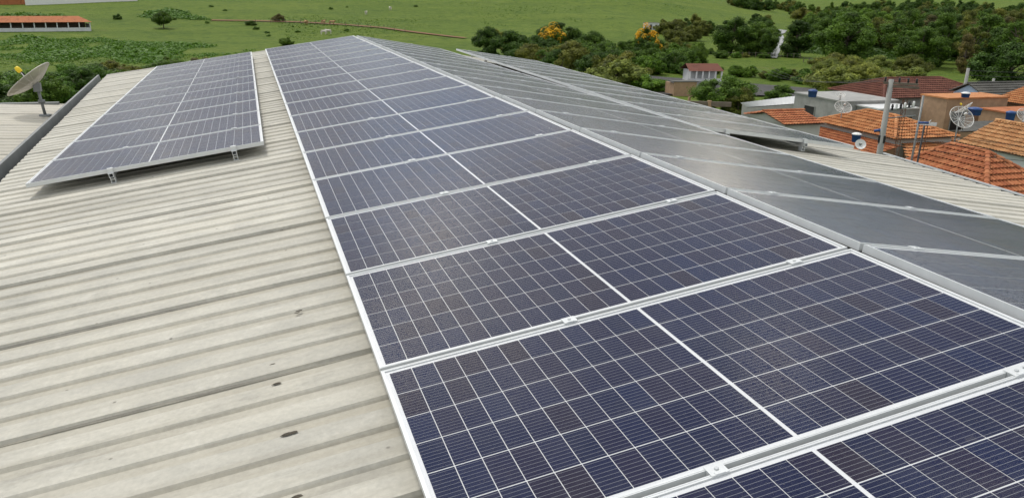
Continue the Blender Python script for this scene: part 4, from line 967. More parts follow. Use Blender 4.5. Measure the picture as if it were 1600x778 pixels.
for (x, y, h, k, lf, v, w) in [
  (168.4, 219.1, 9.3, 'tall', 'mid', 1, 1.01), (191.1, 234.2, 12.6, 'round', 'dark', 3, 0.94), (159.1, 194.0, 10.5, 'round', 'bright', 2, 0.89), (253.4, 283.4, 12.3, 'round', 'bright', 0, 0.99),
  (226.2, 259.6, 11.6, 'tall', 'mid', 1, 1.09), (296.7, 340.5, 12.4, 'round', 'bright', 4, 1.2), (234.4, 294.4, 12.5, 'tall', 'mid', 4, 0.89), (189.2, 217.0, 12.8, 'round', 'mid', 4, 0.93),
  (186.3, 241.3, 11.0, 'round', 'mid', 4, 0.94), (246.2, 305.4, 10.7, 'round', 'olive', 3, 0.92), (261.5, 320.8, 11.7, 'round', 'mid', 1, 0.97), (223.6, 284.2, 10.8, 'round', 'dark', 4, 0.88),
  (182.2, 210.2, 11.1, 'tall', 'mid', 3, 1.13), (193.5, 209.3, 13.0, 'tall', 'mid', 2, 1.24), (294.2, 357.4, 11.4, 'round', 'mid', 1, 1.0), (218.2, 248.9, 9.4, 'round', 'mid', 3, 1.18),
  (299.7, 363.0, 9.2, 'round', 'dark', 1, 1.14), (199.2, 227.7, 9.1, 'loose', 'mid', 4, 0.89), (271.5, 311.3, 9.9, 'round', 'bright', 4, 1.11), (284.1, 307.3, 10.2, 'round', 'bright', 2, 1.17),
  (257.1, 292.3, 10.2, 'loose', 'olive', 0, 0.93), (172.6, 201.1, 11.7, 'loose', 'bright', 4, 1.08), (165.9, 198.3, 13.0, 'round', 'mid', 2, 1.24), (162.0, 203.6, 10.1, 'round', 'mid', 2, 0.95),
  (193.6, 245.1, 10.8, 'tall', 'mid', 4, 1.18), (170.0, 209.2, 12.2, 'round', 'dark', 1, 1.16), (178.2, 191.4, 12.1, 'tall', 'dark', 4, 0.93), (282.1, 356.5, 10.8, 'loose', 'mid', 0, 0.9),
  (314.6, 351.1, 9.5, 'loose', 'dark', 1, 1.14), (251.4, 294.6, 10.2, 'loose', 'olive', 0, 1.06), (239.4, 309.6, 10.6, 'round', 'bright', 0, 0.89), (306.6, 348.4, 9.2, 'tall', 'mid', 4, 1.11),
  (164.5, 213.4, 9.9, 'tall', 'mid', 1, 0.92), (210.3, 231.4, 11.5, 'round', 'mid', 4, 1.12), (281.8, 318.0, 10.1, 'round', 'mid', 2, 1.05), (236.8, 256.1, 12.7, 'loose', 'mid', 4, 1.06),
  (179.9, 202.8, 11.6, 'round', 'olive', 3, 0.86), (238.2, 263.2, 10.2, 'round', 'bright', 0, 1.1), (182.7, 234.6, 9.5, 'round', 'mid', 4, 1.24), (159.8, 184.3, 10.4, 'loose', 'bright', 0, 1.04),
  (184.9, 227.4, 9.2, 'tall', 'bright', 2, 0.87), (251.1, 275.9, 9.5, 'round', 'olive', 4, 1.12),
]: tree('woodland_tree', LW[lf] + ' ' + KW[k] + ' ' + 'tree in the dense wood behind the fenced paddock', x, y, h, k, lf, v, w, 'trees of the wood behind the paddock', 'tree')
for (x, y, h, k, lf, v, w) in [
  (271.1, 261.1, 9.7, 'round', 'olive', 4, 1.04), (287.8, 267.6, 13.7, 'round', 'dark', 3, 0.92), (345.8, 337.7, 9.3, 'tall', 'olive', 4, 0.88), (167.8, 151.6, 13.4, 'loose', 'mid', 1, 1.14),
  (323.2, 328.5, 10.4, 'round', 'mid', 0, 1.2), (243.0, 260.7, 11.5, 'round', 'mid', 3, 1.14), (142.0, 145.6, 10.7, 'round', 'mid', 4, 1.22), (201.6, 191.7, 11.7, 'tall', 'brown', 0, 1.01),
  (437.3, 404.7, 11.9, 'tall', 'olive', 0, 0.87), (197.3, 185.0, 9.7, 'loose', 'dark', 4, 1.25), (158.8, 166.6, 13.8, 'tall', 'mid', 4, 1.05), (161.5, 144.0, 11.6, 'tall', 'dark', 0, 1.2),
  (330.4, 327.2, 10.0, 'tall', 'dark', 0, 1.0), (303.5, 321.3, 10.3, 'round', 'olive', 2, 0.89), (344.0, 312.0, 12.7, 'round', 'dark', 1, 0.89), (228.6, 203.8, 13.8, 'tall', 'olive', 1, 1.12),
  (217.6, 183.2, 9.1, 'round', 'brown', 1, 1.16), (338.7, 300.2, 11.4, 'loose', 'mid', 0, 1.15), (392.5, 396.3, 11.1, 'tall', 'dark', 4, 1.16), (419.2, 402.3, 9.2, 'tall', 'mid', 1, 1.17),
  (422.8, 373.6, 12.9, 'round', 'mid', 1, 1.04), (211.4, 196.6, 9.4, 'tall', 'brown', 4, 1.23), (142.7, 133.7, 9.1, 'tall', 'brown', 4, 0.97), (188.5, 177.9, 13.0, 'tall', 'olive', 2, 0.88),
  (340.5, 350.3, 9.5, 'round', 'brown', 0, 1.05), (279.1, 259.5, 13.4, 'tall', 'olive', 4, 1.1), (498.2, 435.4, 12.0, 'tall', 'mid', 3, 1.01), (315.1, 337.6, 12.0, 'tall', 'mid', 0, 0.86),
  (469.8, 428.0, 9.4, 'loose', 'mid', 3, 1.23), (452.9, 399.4, 10.7, 'tall', 'brown', 1, 0.93), (301.1, 255.2, 12.7, 'round', 'dark', 4, 0.93), (483.1, 422.0, 9.0, 'tall', 'dark', 1, 0.86),
  (182.1, 184.7, 13.8, 'tall', 'brown', 0, 1.21), (185.3, 169.8, 9.7, 'round', 'mid', 2, 1.16), (155.9, 133.2, 13.4, 'loose', 'mid', 0, 0.98), (149.0, 146.9, 11.0, 'tall', 'mid', 2, 0.97),
  (275.9, 271.4, 9.3, 'round', 'mid', 2, 1.07), (173.7, 181.6, 10.7, 'round', 'olive', 4, 1.15), (185.6, 159.8, 10.1, 'tall', 'olive', 0, 0.86), (228.4, 214.7, 13.3, 'loose', 'olive', 4, 0.89),
  (330.8, 299.3, 11.7, 'round', 'mid', 0, 1.24), (169.2, 168.0, 11.5, 'round', 'dark', 3, 1.01), (153.3, 141.9, 11.5, 'loose', 'olive', 2, 0.93), (222.5, 190.8, 13.0, 'tall', 'olive', 1, 0.85),
  (209.4, 219.2, 12.4, 'tall', 'mid', 2, 0.91), (175.0, 158.6, 9.3, 'loose', 'olive', 0, 1.08), (217.3, 228.2, 11.6, 'tall', 'brown', 0, 1.19), (285.4, 251.9, 11.3, 'tall', 'olive', 0, 1.22),
  (489.1, 418.0, 10.8, 'tall', 'brown', 4, 0.92), (348.1, 326.3, 13.2, 'loose', 'dark', 1, 0.98), (352.6, 311.0, 11.3, 'round', 'olive', 1, 1.19), (197.9, 172.7, 12.1, 'tall', 'brown', 4, 0.95),
  (158.6, 155.5, 13.2, 'tall', 'mid', 1, 1.15), (242.5, 222.6, 13.7, 'round', 'mid', 0, 0.93), (294.4, 287.6, 13.7, 'loose', 'olive', 4, 1.22), (356.8, 321.3, 9.2, 'round', 'olive', 3, 0.99),
  (176.8, 165.4, 9.4, 'round', 'dark', 3, 1.23), (180.9, 193.4, 11.5, 'round', 'olive', 1, 1.21), (205.9, 203.9, 13.5, 'round', 'mid', 4, 0.98), (168.4, 158.4, 9.5, 'loose', 'dark', 1, 1.02),
  (298.2, 269.7, 11.5, 'loose', 'brown', 0, 1.01), (425.1, 362.1, 13.4, 'tall', 'olive', 2, 0.91), (220.7, 234.6, 12.9, 'loose', 'mid', 3, 0.92), (262.4, 250.9, 11.5, 'round', 'olive', 4, 0.85),
  (310.4, 269.5, 12.5, 'round', 'olive', 2, 0.97), (230.4, 246.8, 11.4, 'loose', 'brown', 1, 1.03), (272.3, 239.7, 9.2, 'tall', 'mid', 0, 1.08), (147.7, 156.6, 13.3, 'loose', 'mid', 3, 1.21),
  (189.2, 195.0, 10.0, 'loose', 'brown', 1, 1.01), (272.6, 290.3, 9.8, 'tall', 'mid', 4, 1.09),
]: tree('woodland_tree', LW[lf] + ' ' + KW[k] + ' ' + 'tree in the dense wood behind the houses at right', x, y, h, k, lf, v, w, 'trees of the wood behind the houses', 'tree')
for (x, y, h, k, lf, v, w) in [
  (451.3, 463.9, 11.3, 'round', 'olive', 3, 1.18), (489.2, 484.8, 11.1, 'tall', 'dark', 1, 1.23), (484.4, 459.8, 10.7, 'round', 'dark', 3, 1.02), (506.4, 463.8, 9.7, 'tall', 'dark', 1, 1.03),
  (516.0, 465.8, 10.8, 'tall', 'dark', 4, 0.85), (406.1, 475.7, 12.6, 'tall', 'olive', 3, 1.04), (473.6, 468.9, 11.0, 'round', 'olive', 1, 0.86), (335.0, 356.3, 11.6, 'bush', 'dark', 1, 1.0),
  (433.6, 375.7, 9.6, 'round', 'olive', 1, 1.24), (383.5, 475.9, 12.9, 'tall', 'mid', 2, 0.91), (324.4, 379.8, 12.8, 'round', 'mid', 3, 1.16), (431.6, 499.6, 11.2, 'round', 'dark', 2, 0.95),
  (383.8, 459.1, 9.6, 'tall', 'mid', 4, 1.25), (375.5, 446.7, 11.0, 'round', 'olive', 3, 1.21), (349.9, 446.6, 10.4, 'tall', 'olive', 1, 1.07), (420.5, 383.5, 10.8, 'round', 'dark', 2, 0.89),
  (354.5, 459.3, 13.0, 'tall', 'mid', 3, 1.19), (367.8, 343.7, 10.4, 'tall', 'olive', 3, 0.98), (413.5, 435.5, 12.0, 'tall', 'dark', 1, 1.11), (347.4, 353.7, 10.9, 'round', 'dark', 3, 1.19),
  (410.9, 495.5, 9.4, 'bush', 'dark', 2, 0.92), (442.5, 475.9, 10.6, 'round', 'dark', 1, 0.88), (413.1, 511.9, 9.4, 'tall', 'olive', 4, 1.14), (335.9, 365.9, 9.8, 'bush', 'dark', 0, 1.1),
  (479.4, 480.7, 11.4, 'tall', 'mid', 0, 1.16), (421.0, 389.5, 10.4, 'tall', 'olive', 3, 1.15), (430.9, 462.0, 10.9, 'tall', 'dark', 4, 1.14), (488.9, 452.6, 12.2, 'bush', 'olive', 4, 0.88),
  (427.4, 386.7, 9.1, 'tall', 'dark', 0, 1.15), (470.5, 475.3, 9.7, 'round', 'dark', 0, 1.07), (389.0, 429.4, 12.9, 'bush', 'dark', 3, 0.93), (480.9, 435.6, 11.1, 'bush', 'dark', 0, 1.11),
  (309.6, 350.7, 10.3, 'bush', 'mid', 1, 0.9), (492.2, 458.2, 9.7, 'bush', 'dark', 0, 1.01), (460.1, 471.7, 9.6, 'tall', 'olive', 4, 1.03), (324.9, 357.9, 12.8, 'bush', 'olive', 3, 0.93),
  (453.5, 498.7, 12.7, 'round', 'mid', 4, 1.02), (493.9, 425.9, 9.7, 'round', 'dark', 4, 0.92), (468.1, 467.0, 9.7, 'round', 'olive', 4, 1.16), (282.5, 371.8, 11.0, 'round', 'olive', 3, 1.23),
  (540.8, 494.1, 11.8, 'round', 'olive', 0, 1.01), (406.9, 404.8, 11.1, 'round', 'dark', 4, 1.1), (442.4, 446.8, 9.0, 'round', 'olive', 1, 0.89), (457.5, 456.0, 11.3, 'tall', 'mid', 2, 0.99),
  (565.7, 487.2, 12.4, 'bush', 'dark', 0, 1.01), (342.4, 458.8, 10.9, 'round', 'dark', 1, 0.9), (442.5, 395.9, 9.5, 'round', 'dark', 0, 1.12), (509.9, 479.8, 11.8, 'round', 'dark', 3, 1.15),
  (369.9, 460.8, 9.2, 'round', 'dark', 3, 1.08), (319.7, 345.9, 11.9, 'bush', 'dark', 1, 0.96), (364.6, 455.8, 9.6, 'round', 'dark', 1, 1.16), (458.7, 479.6, 11.5, 'tall', 'dark', 4, 0.95),
  (497.9, 434.6, 12.5, 'round', 'dark', 0, 1.09), (450.7, 447.1, 9.9, 'tall', 'olive', 1, 1.19), (335.2, 378.7, 9.5, 'tall', 'olive', 3, 0.92), (431.7, 394.5, 10.4, 'bush', 'olive', 1, 0.87),
  (477.5, 487.2, 11.8, 'round', 'olive', 4, 0.99), (467.9, 403.0, 12.4, 'tall', 'mid', 2, 1.15), (443.6, 516.7, 9.2, 'tall', 'dark', 3, 1.09), (390.5, 527.9, 10.5, 'round', 'olive', 4, 1.22),
  (317.0, 369.4, 12.1, 'tall', 'mid', 1, 1.14), (453.0, 507.4, 12.8, 'round', 'olive', 1, 1.12), (372.9, 422.7, 10.0, 'tall', 'dark', 1, 0.87), (434.3, 480.9, 10.3, 'tall', 'dark', 3, 1.14),
  (482.2, 468.3, 11.6, 'tall', 'mid', 1, 1.04), (302.9, 403.5, 12.0, 'round', 'mid', 0, 0.92), (379.5, 441.9, 9.1, 'round', 'olive', 3, 1.16), (427.6, 513.5, 11.7, 'round', 'dark', 4, 1.14),
  (451.0, 393.7, 10.2, 'tall', 'olive', 2, 1.09), (423.6, 433.2, 10.3, 'round', 'dark', 4, 1.02), (423.2, 397.1, 9.7, 'tall', 'dark', 3, 0.9), (488.9, 432.2, 9.3, 'round', 'dark', 3, 0.88),
  (407.1, 379.6, 11.5, 'bush', 'dark', 1, 1.2), (398.3, 411.1, 11.8, 'tall', 'olive', 1, 0.94), (404.3, 390.3, 10.9, 'bush', 'mid', 1, 1.17), (341.1, 358.3, 9.8, 'bush', 'olive', 4, 0.85),
  (458.2, 487.1, 12.6, 'bush', 'dark', 2, 1.19), (297.3, 371.4, 10.0, 'tall', 'olive', 4, 0.89), (400.7, 405.2, 10.0, 'round', 'dark', 2, 0.95), (444.9, 505.0, 12.1, 'bush', 'mid', 0, 1.22),
]: tree('woodland_tree', LW[lf] + ' ' + KW[k] + ' ' + 'far tree along the valley behind the smooth hill flank', x, y, h, k, lf, v, w, 'far trees along the valley', 'tree')
for (x, y, h, k, lf, v, w) in [
  (328.2, 482.4, 9.0, 'round', 'olive', 0, 1.25), (367.2, 552.7, 8.7, 'round', 'dark', 4, 1.12), (330.4, 497.4, 9.5, 'round', 'dark', 4, 0.94), (323.4, 477.8, 9.9, 'bush', 'dark', 0, 1.07),
  (344.6, 495.2, 8.4, 'bush', 'dark', 0, 1.24), (336.8, 505.4, 9.1, 'bush', 'dark', 2, 0.94), (325.4, 487.6, 9.4, 'round', 'dark', 3, 1.18), (348.3, 516.2, 9.3, 'round', 'dark', 1, 0.88),
  (319.5, 486.3, 8.5, 'round', 'olive', 2, 0.93), (288.6, 438.7, 9.9, 'bush', 'dark', 1, 1.04), (390.7, 533.5, 7.5, 'round', 'dark', 1, 1.1), (392.7, 543.7, 7.7, 'bush', 'olive', 2, 0.96),
  (316.1, 490.7, 9.6, 'bush', 'olive', 4, 1.11), (390.1, 549.0, 7.1, 'round', 'dark', 1, 1.07), (388.8, 556.2, 7.5, 'round', 'dark', 0, 1.21), (405.7, 554.8, 9.4, 'bush', 'dark', 2, 0.93),
  (512.0, 532.8, 12.1, 'round', 'dark', 1, 1.2), (606.2, 596.7, 10.2, 'round', 'mid', 0, 1.02), (557.5, 532.8, 10.0, 'tall', 'dark', 0, 1.2), (542.1, 520.0, 12.5, 'tall', 'dark', 2, 0.99),
  (520.3, 509.2, 11.9, 'round', 'mid', 4, 1.17), (560.6, 524.5, 11.7, 'round', 'mid', 3, 1.06), (583.0, 604.2, 11.1, 'tall', 'mid', 2, 1.09), (594.0, 606.3, 11.5, 'round', 'dark', 1, 1.13),
  (523.9, 556.1, 11.9, 'tall', 'mid', 0, 1.14), (475.4, 503.6, 12.5, 'tall', 'dark', 3, 1.14), (487.9, 508.3, 11.1, 'tall', 'dark', 4, 0.95), (496.8, 498.8, 10.1, 'round', 'mid', 4, 1.14),
  (550.6, 566.5, 10.5, 'round', 'dark', 1, 0.88), (548.8, 539.6, 11.6, 'round', 'mid', 2, 1.11),
]: tree('woodland_tree', LW[lf] + ' ' + KW[k] + ' ' + 'tiny far tree on the field edge beyond the hill crest', x, y, h, k, lf, v, w, 'far trees beyond the hill crest', 'tree')
for (x, y, h, k, lf, v, w) in [
  (93.8, 114.2, 4.9, 'bush', 'pale', 2, 1.22), (98.0, 120.4, 4.6, 'flat', 'pale', 0, 1.21), (116.9, 121.3, 5.2, 'flat', 'olive', 4, 1.16), (103.5, 114.5, 4.1, 'bush', 'pale', 4, 1.23),
  (102.8, 126.0, 5.5, 'flat', 'olive', 3, 1.46), (108.1, 112.1, 4.6, 'bush', 'pale', 3, 1.35), (109.6, 123.2, 4.2, 'bush', 'pale', 2, 1.21), (105.0, 118.7, 4.5, 'bush', 'pale', 3, 1.26),
  (98.0, 111.0, 4.5, 'flat', 'pale', 2, 1.38), (115.5, 128.7, 4.8, 'flat', 'pale', 3, 1.14), (88.8, 108.0, 5.1, 'bush', 'pale', 2, 1.45), (105.7, 124.5, 4.8, 'flat', 'pale', 2, 1.11),
  (96.0, 115.6, 4.1, 'flat', 'pale', 1, 1.48), (101.2, 112.1, 4.3, 'bush', 'pale', 3, 1.29),
]: tree('bush', LW[lf] + ' ' + KW[k] + ' ' + 'shrub of the thicket above the red long roof', x, y, h, k, lf, v, w, 'pale shrubs above the red roof', 'bush')
for (x, y, h, k, lf, v, w) in [
  (96.7, 125.9, 2.7, 'round', 'scrub', 0, 1.24), (81.6, 139.5, 2.7, 'round', 'bright', 1, 1.22), (86.3, 132.7, 2.7, 'round', 'bright', 3, 1.26), (90.6, 118.6, 2.3, 'bush', 'scrub', 1, 1.31),
  (92.2, 121.1, 2.2, 'bush', 'olive', 4, 1.22), (87.6, 131.5, 1.9, 'round', 'bright', 1, 1.43), (81.0, 133.8, 1.9, 'round', 'olive', 1, 1.15), (87.7, 134.8, 2.7, 'bush', 'bright', 0, 1.12),
  (92.6, 119.7, 2.0, 'round', 'olive', 3, 1.12), (89.2, 132.3, 2.7, 'round', 'bright', 0, 1.34), (85.0, 139.2, 2.8, 'bush', 'mid', 4, 1.26), (93.5, 121.8, 2.2, 'round', 'bright', 3, 1.4),
  (88.9, 124.2, 2.2, 'round', 'mid', 2, 1.23), (92.0, 126.8, 2.9, 'round', 'bright', 3, 1.46), (90.1, 126.6, 2.2, 'round', 'bright', 1, 1.47), (79.1, 134.7, 2.1, 'bush', 'bright', 1, 1.33),
  (94.0, 125.7, 2.3, 'round', 'olive', 1, 1.23), (76.8, 142.7, 2.0, 'bush', 'mid', 1, 1.38), (78.6, 139.7, 2.7, 'round', 'scrub', 4, 1.36), (76.8, 145.4, 2.7, 'round', 'bright', 4, 1.36),
  (93.7, 129.0, 2.1, 'bush', 'scrub', 3, 1.15), (76.2, 144.0, 2.5, 'round', 'bright', 1, 1.18), (95.8, 121.0, 2.9, 'bush', 'olive', 4, 1.11), (78.0, 141.5, 2.5, 'bush', 'scrub', 3, 1.44),
  (91.8, 131.2, 1.9, 'bush', 'olive', 4, 1.21), (96.4, 124.1, 2.7, 'bush', 'bright', 1, 1.31), (72.0, 139.8, 2.0, 'round', 'bright', 0, 1.35), (90.2, 128.8, 2.0, 'bush', 'olive', 2, 1.28),
  (94.4, 127.1, 2.6, 'bush', 'mid', 0, 1.49), (88.2, 136.2, 2.4, 'round', 'mid', 0, 1.38), (81.0, 135.7, 2.7, 'bush', 'mid', 1, 1.22), (78.2, 135.9, 2.9, 'bush', 'mid', 1, 1.49),
  (72.1, 138.6, 2.4, 'round', 'mid', 0, 1.17), (78.0, 137.5, 2.5, 'round', 'scrub', 4, 1.12),
]: tree('bush', LW[lf] + ' ' + KW[k] + ' ' + 'shrub of the thicket along the far side of the dark yard', x, y, h, k, lf, v, w, 'shrubs along the yard', 'bush')
for (x, y, h, k, lf, v, w) in [
  (-22.8, 90.1, 5.1, 'round', 'mid', 4, 1.36), (-24.9, 92.4, 3.9, 'round', 'scrub', 3, 1.16), (-23.2, 111.3, 5.0, 'bush', 'dark', 4, 1.15), (-26.4, 100.2, 4.9, 'bush', 'scrub', 3, 1.43),
  (-22.6, 104.5, 5.1, 'round', 'scrub', 0, 1.45), (-25.9, 105.4, 3.9, 'round', 'mid', 4, 1.43), (-30.2, 99.3, 4.8, 'round', 'mid', 0, 1.4), (-20.1, 97.2, 4.8, 'round', 'dark', 0, 1.16),
  (-20.1, 109.0, 5.1, 'bush', 'dark', 0, 1.39), (-29.5, 94.0, 4.4, 'round', 'mid', 2, 1.49), (-29.9, 104.1, 4.2, 'bush', 'scrub', 0, 1.31), (-21.8, 100.7, 4.2, 'bush', 'scrub', 4, 1.29),
  (-27.4, 89.0, 4.9, 'bush', 'dark', 4, 1.43), (-24.2, 98.4, 4.2, 'bush', 'dark', 1, 1.3), (-28.4, 107.7, 4.4, 'bush', 'dark', 0, 1.48), (-26.0, 95.6, 4.1, 'round', 'scrub', 2, 1.28),
  (-29.7, 96.5, 4.0, 'bush', 'scrub', 3, 1.4), (-21.7, 92.5, 3.9, 'bush', 'scrub', 0, 1.21), (-26.9, 91.3, 3.5, 'round', 'mid', 4, 1.14), (-24.6, 107.2, 4.0, 'bush', 'dark', 0, 1.25),
  (-22.2, 117.5, 4.3, 'round', 'dark', 4, 1.47), (-19.8, 104.7, 4.3, 'round', 'scrub', 2, 1.2),
]: tree('bush', LW[lf] + ' ' + KW[k] + ' ' + 'bush just behind the lower left roof', x, y, h, k, lf, v, w, 'bushes behind the lower left roof', 'bush')
for (x, y, h, k, lf, v, w) in [
  (114.5, 188.7, 2.1, 'bush', 'mid', 0, 1.21), (126.0, 186.8, 2.8, 'bush', 'scrub', 0, 1.05), (119.5, 181.8, 2.1, 'bush', 'mid', 0, 1.31), (126.6, 183.0, 1.8, 'bush', 'olive', 4, 1.38),
  (116.7, 186.4, 2.3, 'bush', 'mid', 1, 1.14), (110.0, 175.8, 2.8, 'bush', 'mid', 4, 1.35), (124.1, 185.6, 2.6, 'bush', 'mid', 2, 1.26), (118.8, 189.5, 2.0, 'bush', 'scrub', 3, 1.19),
  (123.0, 183.9, 1.9, 'bush', 'olive', 1, 1.22), (121.7, 174.6, 2.0, 'bush', 'mid', 0, 1.37), (117.9, 177.5, 1.7, 'bush', 'olive', 2, 1.26), (114.4, 176.0, 2.1, 'bush', 'scrub', 0, 1.11),
]: tree('bush', LW[lf] + ' ' + KW[k] + ' ' + 'shrub below the big trees by the river', x, y, h, k, lf, v, w, 'shrubs below the river trees', 'bush')
for (x, y, h, k, lf, v, w) in [
  (-22.2, 137.3, 2.7, 'bush', 'brown', 3, 1.27), (-24.4, 145.1, 3.4, 'bush', 'olive', 1, 1.29), (-11.6, 159.3, 2.7, 'bush', 'brown', 3, 1.29), (-15.4, 143.1, 3.5, 'bush', 'mid', 0, 1.31),
  (-10.0, 159.9, 2.6, 'bush', 'mid', 4, 1.39), (-17.6, 146.2, 3.0, 'bush', 'mid', 0, 1.42), (-23.9, 150.5, 2.6, 'bush', 'mid', 2, 1.26), (-25.8, 142.9, 2.4, 'bush', 'mid', 3, 1.2),
  (-16.3, 157.7, 3.4, 'bush', 'mid', 4, 1.39), (-10.3, 162.6, 2.5, 'bush', 'brown', 2, 1.4), (-19.9, 143.2, 2.5, 'bush', 'olive', 2, 1.58), (-23.1, 142.2, 3.8, 'bush', 'olive', 2, 1.24),
]: tree('bush', LW[lf] + ' ' + KW[k] + ' ' + 'shrub just beyond the far end of the warehouse roof', x, y, h, k, lf, v, w, 'shrubs beyond the roof end', 'bush')
for (x, y, h, k, lf, v, w) in [
  (29.2, 274.5, 1.2, 'bush', 'scrub', 2, 1.6), (-9.8, 339.2, 1.0, 'bush', 'scrub', 2, 1.58), (69.4, 359.3, 1.2, 'bush', 'mid', 0, 1.37), (0.6, 282.3, 1.4, 'bush', 'mid', 0, 1.39),
  (3.7, 270.4, 1.1, 'bush', 'scrub', 4, 1.52), (-15.2, 301.7, 1.3, 'bush', 'scrub', 1, 1.17), (31.6, 350.0, 1.3, 'bush', 'scrub', 3, 1.4), (13.2, 272.4, 1.1, 'bush', 'scrub', 1, 1.55),
  (-15.3, 353.6, 1.1, 'bush', 'scrub', 2, 1.57), (10.6, 307.8, 1.0, 'bush', 'scrub', 3, 1.25), (39.2, 358.1, 0.9, 'bush', 'mid', 3, 1.13), (12.7, 288.2, 0.8, 'bush', 'scrub', 2, 1.14),
  (-26.7, 314.2, 1.4, 'bush', 'mid', 4, 1.33), (3.9, 260.8, 0.9, 'bush', 'scrub', 2, 1.58),
]: tree('bush', LW[lf] + ' ' + KW[k] + ' ' + 'small shrub scattered on the hillside pasture', x, y, h, k, lf, v, w, 'small bushes on the hillside', 'bush')

# scrub that reads as one mass
def scrub(name, label, pts, leafm, seed, n=7, size=(.5, 1.3)):
    r = random.Random(seed); mb = MB()
    for (x, y, s_) in pts:
        z = terrain(x, y); sz = s_*r.uniform(*size)
        for _ in range(n):
            d = Vector((r.gauss(0,1), r.gauss(0,1), abs(r.gauss(0,.8)))).normalized(); p = Vector((x, y, z)) + Vector((d.x*sz, d.y*sz, d.z*sz*.8))
            nrm = (d+Vector((r.uniform(-.6,.6), r.uniform(-.6,.6), r.uniform(0,.8)))).normalized(); u = nrm.orthogonal().normalized(); u = Matrix.Rotation(r.uniform(0,6.28), 3, nrm) @ u; v = nrm.cross(u); a = sz*r.uniform(.3, .6)
            mb.add([p-u*a, p-v*a*.7, p+u*a, p+v*a*.7], [(0,1,2,3)])
    tag(mb.build(name, LEAF[leafm]), label, 'scrub', None, 'stuff')
def region_pts(quad, n, seed, s_):
    """random points over a quad on the ground"""
    r = random.Random(seed); out = []
    a, b, c, d = [Vector(p) for p in quad]
    for _ in range(n):
        u, v = r.random(), r.random(); p = a.lerp(b, u).lerp(d.lerp(c, u), v)
        edge = min(u, 1-u)*1.6 if min(u, 1-u) < .25 else 1.; edge = min(edge, v*2.6, (1-v)*2.6, .7)
        big = noise.noise(Vector((p.x*.022, p.y*.014, seed))); small = noise.noise(Vector((p.x*.11, p.y*.06, seed+5)))
        keep = big*.9 + small*.55 + edge - .42 + r.uniform(-.12, .12)
        if keep > 0: out.append((p.x, p.y, s_*r.uniform(.45, 1.1)*(.6+min(.7, keep))))
    return out

sp = region_pts([(-83.16, 264.88), (13.31, 258.8), (-9.47, 165.3), (-57.03, 175.38)], 15000, 3, .85)
scrub('scrub_thicket', 'lush dark green scrub belt between the farm shed and the warehouse', sp, 'scrub', 4)
sp = region_pts([(-93.39, 319.8), (-59.41, 351.86), (-53.93, 329.03), (-86.55, 294.51)], 2200, 5, 1.2) + region_pts([(-48.29, 353.24), (-14.9, 338.39), (-14.14, 309.54), (-42.7, 323.39)], 2200, 6, 1.1)
scrub('hedge_scrub', 'bushy green hedge rows on the slope above the farm shed', sp, 'scrub', 5)
sp = region_pts([(-57.29, 187.5), (2.37, 207.07), (1.34, 170.11), (-43.65, 138.46)], 1600, 9, .45) + region_pts([(-14.38, 318.84), (94.49, 334.0), (61.76, 249.55), (-11.57, 226.23)], 3600, 12, .4) + region_pts([(46.59, 376.57), (252.28, 409.77), (130.84, 262.59), (62.75, 270.96)], 3800, 14, .42)
scrub('tall_grass', 'tufts of tall weeds across the pasture', sp, 'mid', 6, 5)
sp = region_pts([(244.44, 327.47), (440.39, 372.67), (161.77, 134.96), (141.08, 188.33)], 9000, 22, 1.7)
scrub('woodland_undergrowth', 'dense dark undergrowth filling the wood behind the houses', sp, 'dark', 8, 8)
sp = region_pts([(49.09, 187.56), (100.6, 168.26), (87.53, 143.91), (52.23, 130.35)], 4000, 23, 1.3)
scrub('belt_undergrowth', 'leafy undergrowth filling the tree belt before the hill', sp, 'mid', 9, 8)


# ------------------------------------------------------------------ pasture fences, cattle, farm buildings

fs = thing('farm_shed', 'long open-sided farm shed with red tile roof on the left pasture', 'shed', (*(-61.59, 271.13), terrain(*(-61.59, 271.13))), R(20.16))
SL0, SL1 = -27.0, 14.6
mb = MB(); mb.quad((SL0,-2.6,2.55),(SL1+.4,-2.6,2.55),(SL1-2.4,1.2,4.2),(SL0,1.2,4.2)); mb.quad((SL1+.4,5,2.55),(SL0,5,2.55),(SL0,1.2,4.2),(SL1-2.4,1.2,4.2)); mb.add([(SL1+.4,-2.6,2.55),(SL1+.4,5,2.55),(SL1-2.4,1.2,4.2)], [(0,1,2)]); mb.build('roof', M['tile_red'], fs)
mb = MB(); mb.box(SL0, SL1, -2.0, -1.8, -.3, .95); mb.box(SL1-.2, SL1, -1.8, 4.4, -.3, 2.0); mb.build('low_wall', M['white_wall'], fs)
mb = MB(); mb.box(SL0, SL1-.3, 4.2, 4.4, 0, 2.5); mb.build('back_wall', M['wood'], fs)
xx = SL1-.15
while xx > SL0: mb = MB(); mb.box(xx-.14, xx+.14, -2.05, -1.77, .95, 2.5); mb.build('post', M['white_wall'], fs); xx -= 2.95
ww = thing('boundary_wall', 'long white wall at the top left edge of the pasture', 'wall', (*(-74.18, 375.41), terrain(*(-74.18, 375.41))))
wa, wb = Vector((-85.69, 373.14)), Vector((-45.27, 380.37)); o_ = Vector((-74.18, 375.41)); mb = MB(); n = 8
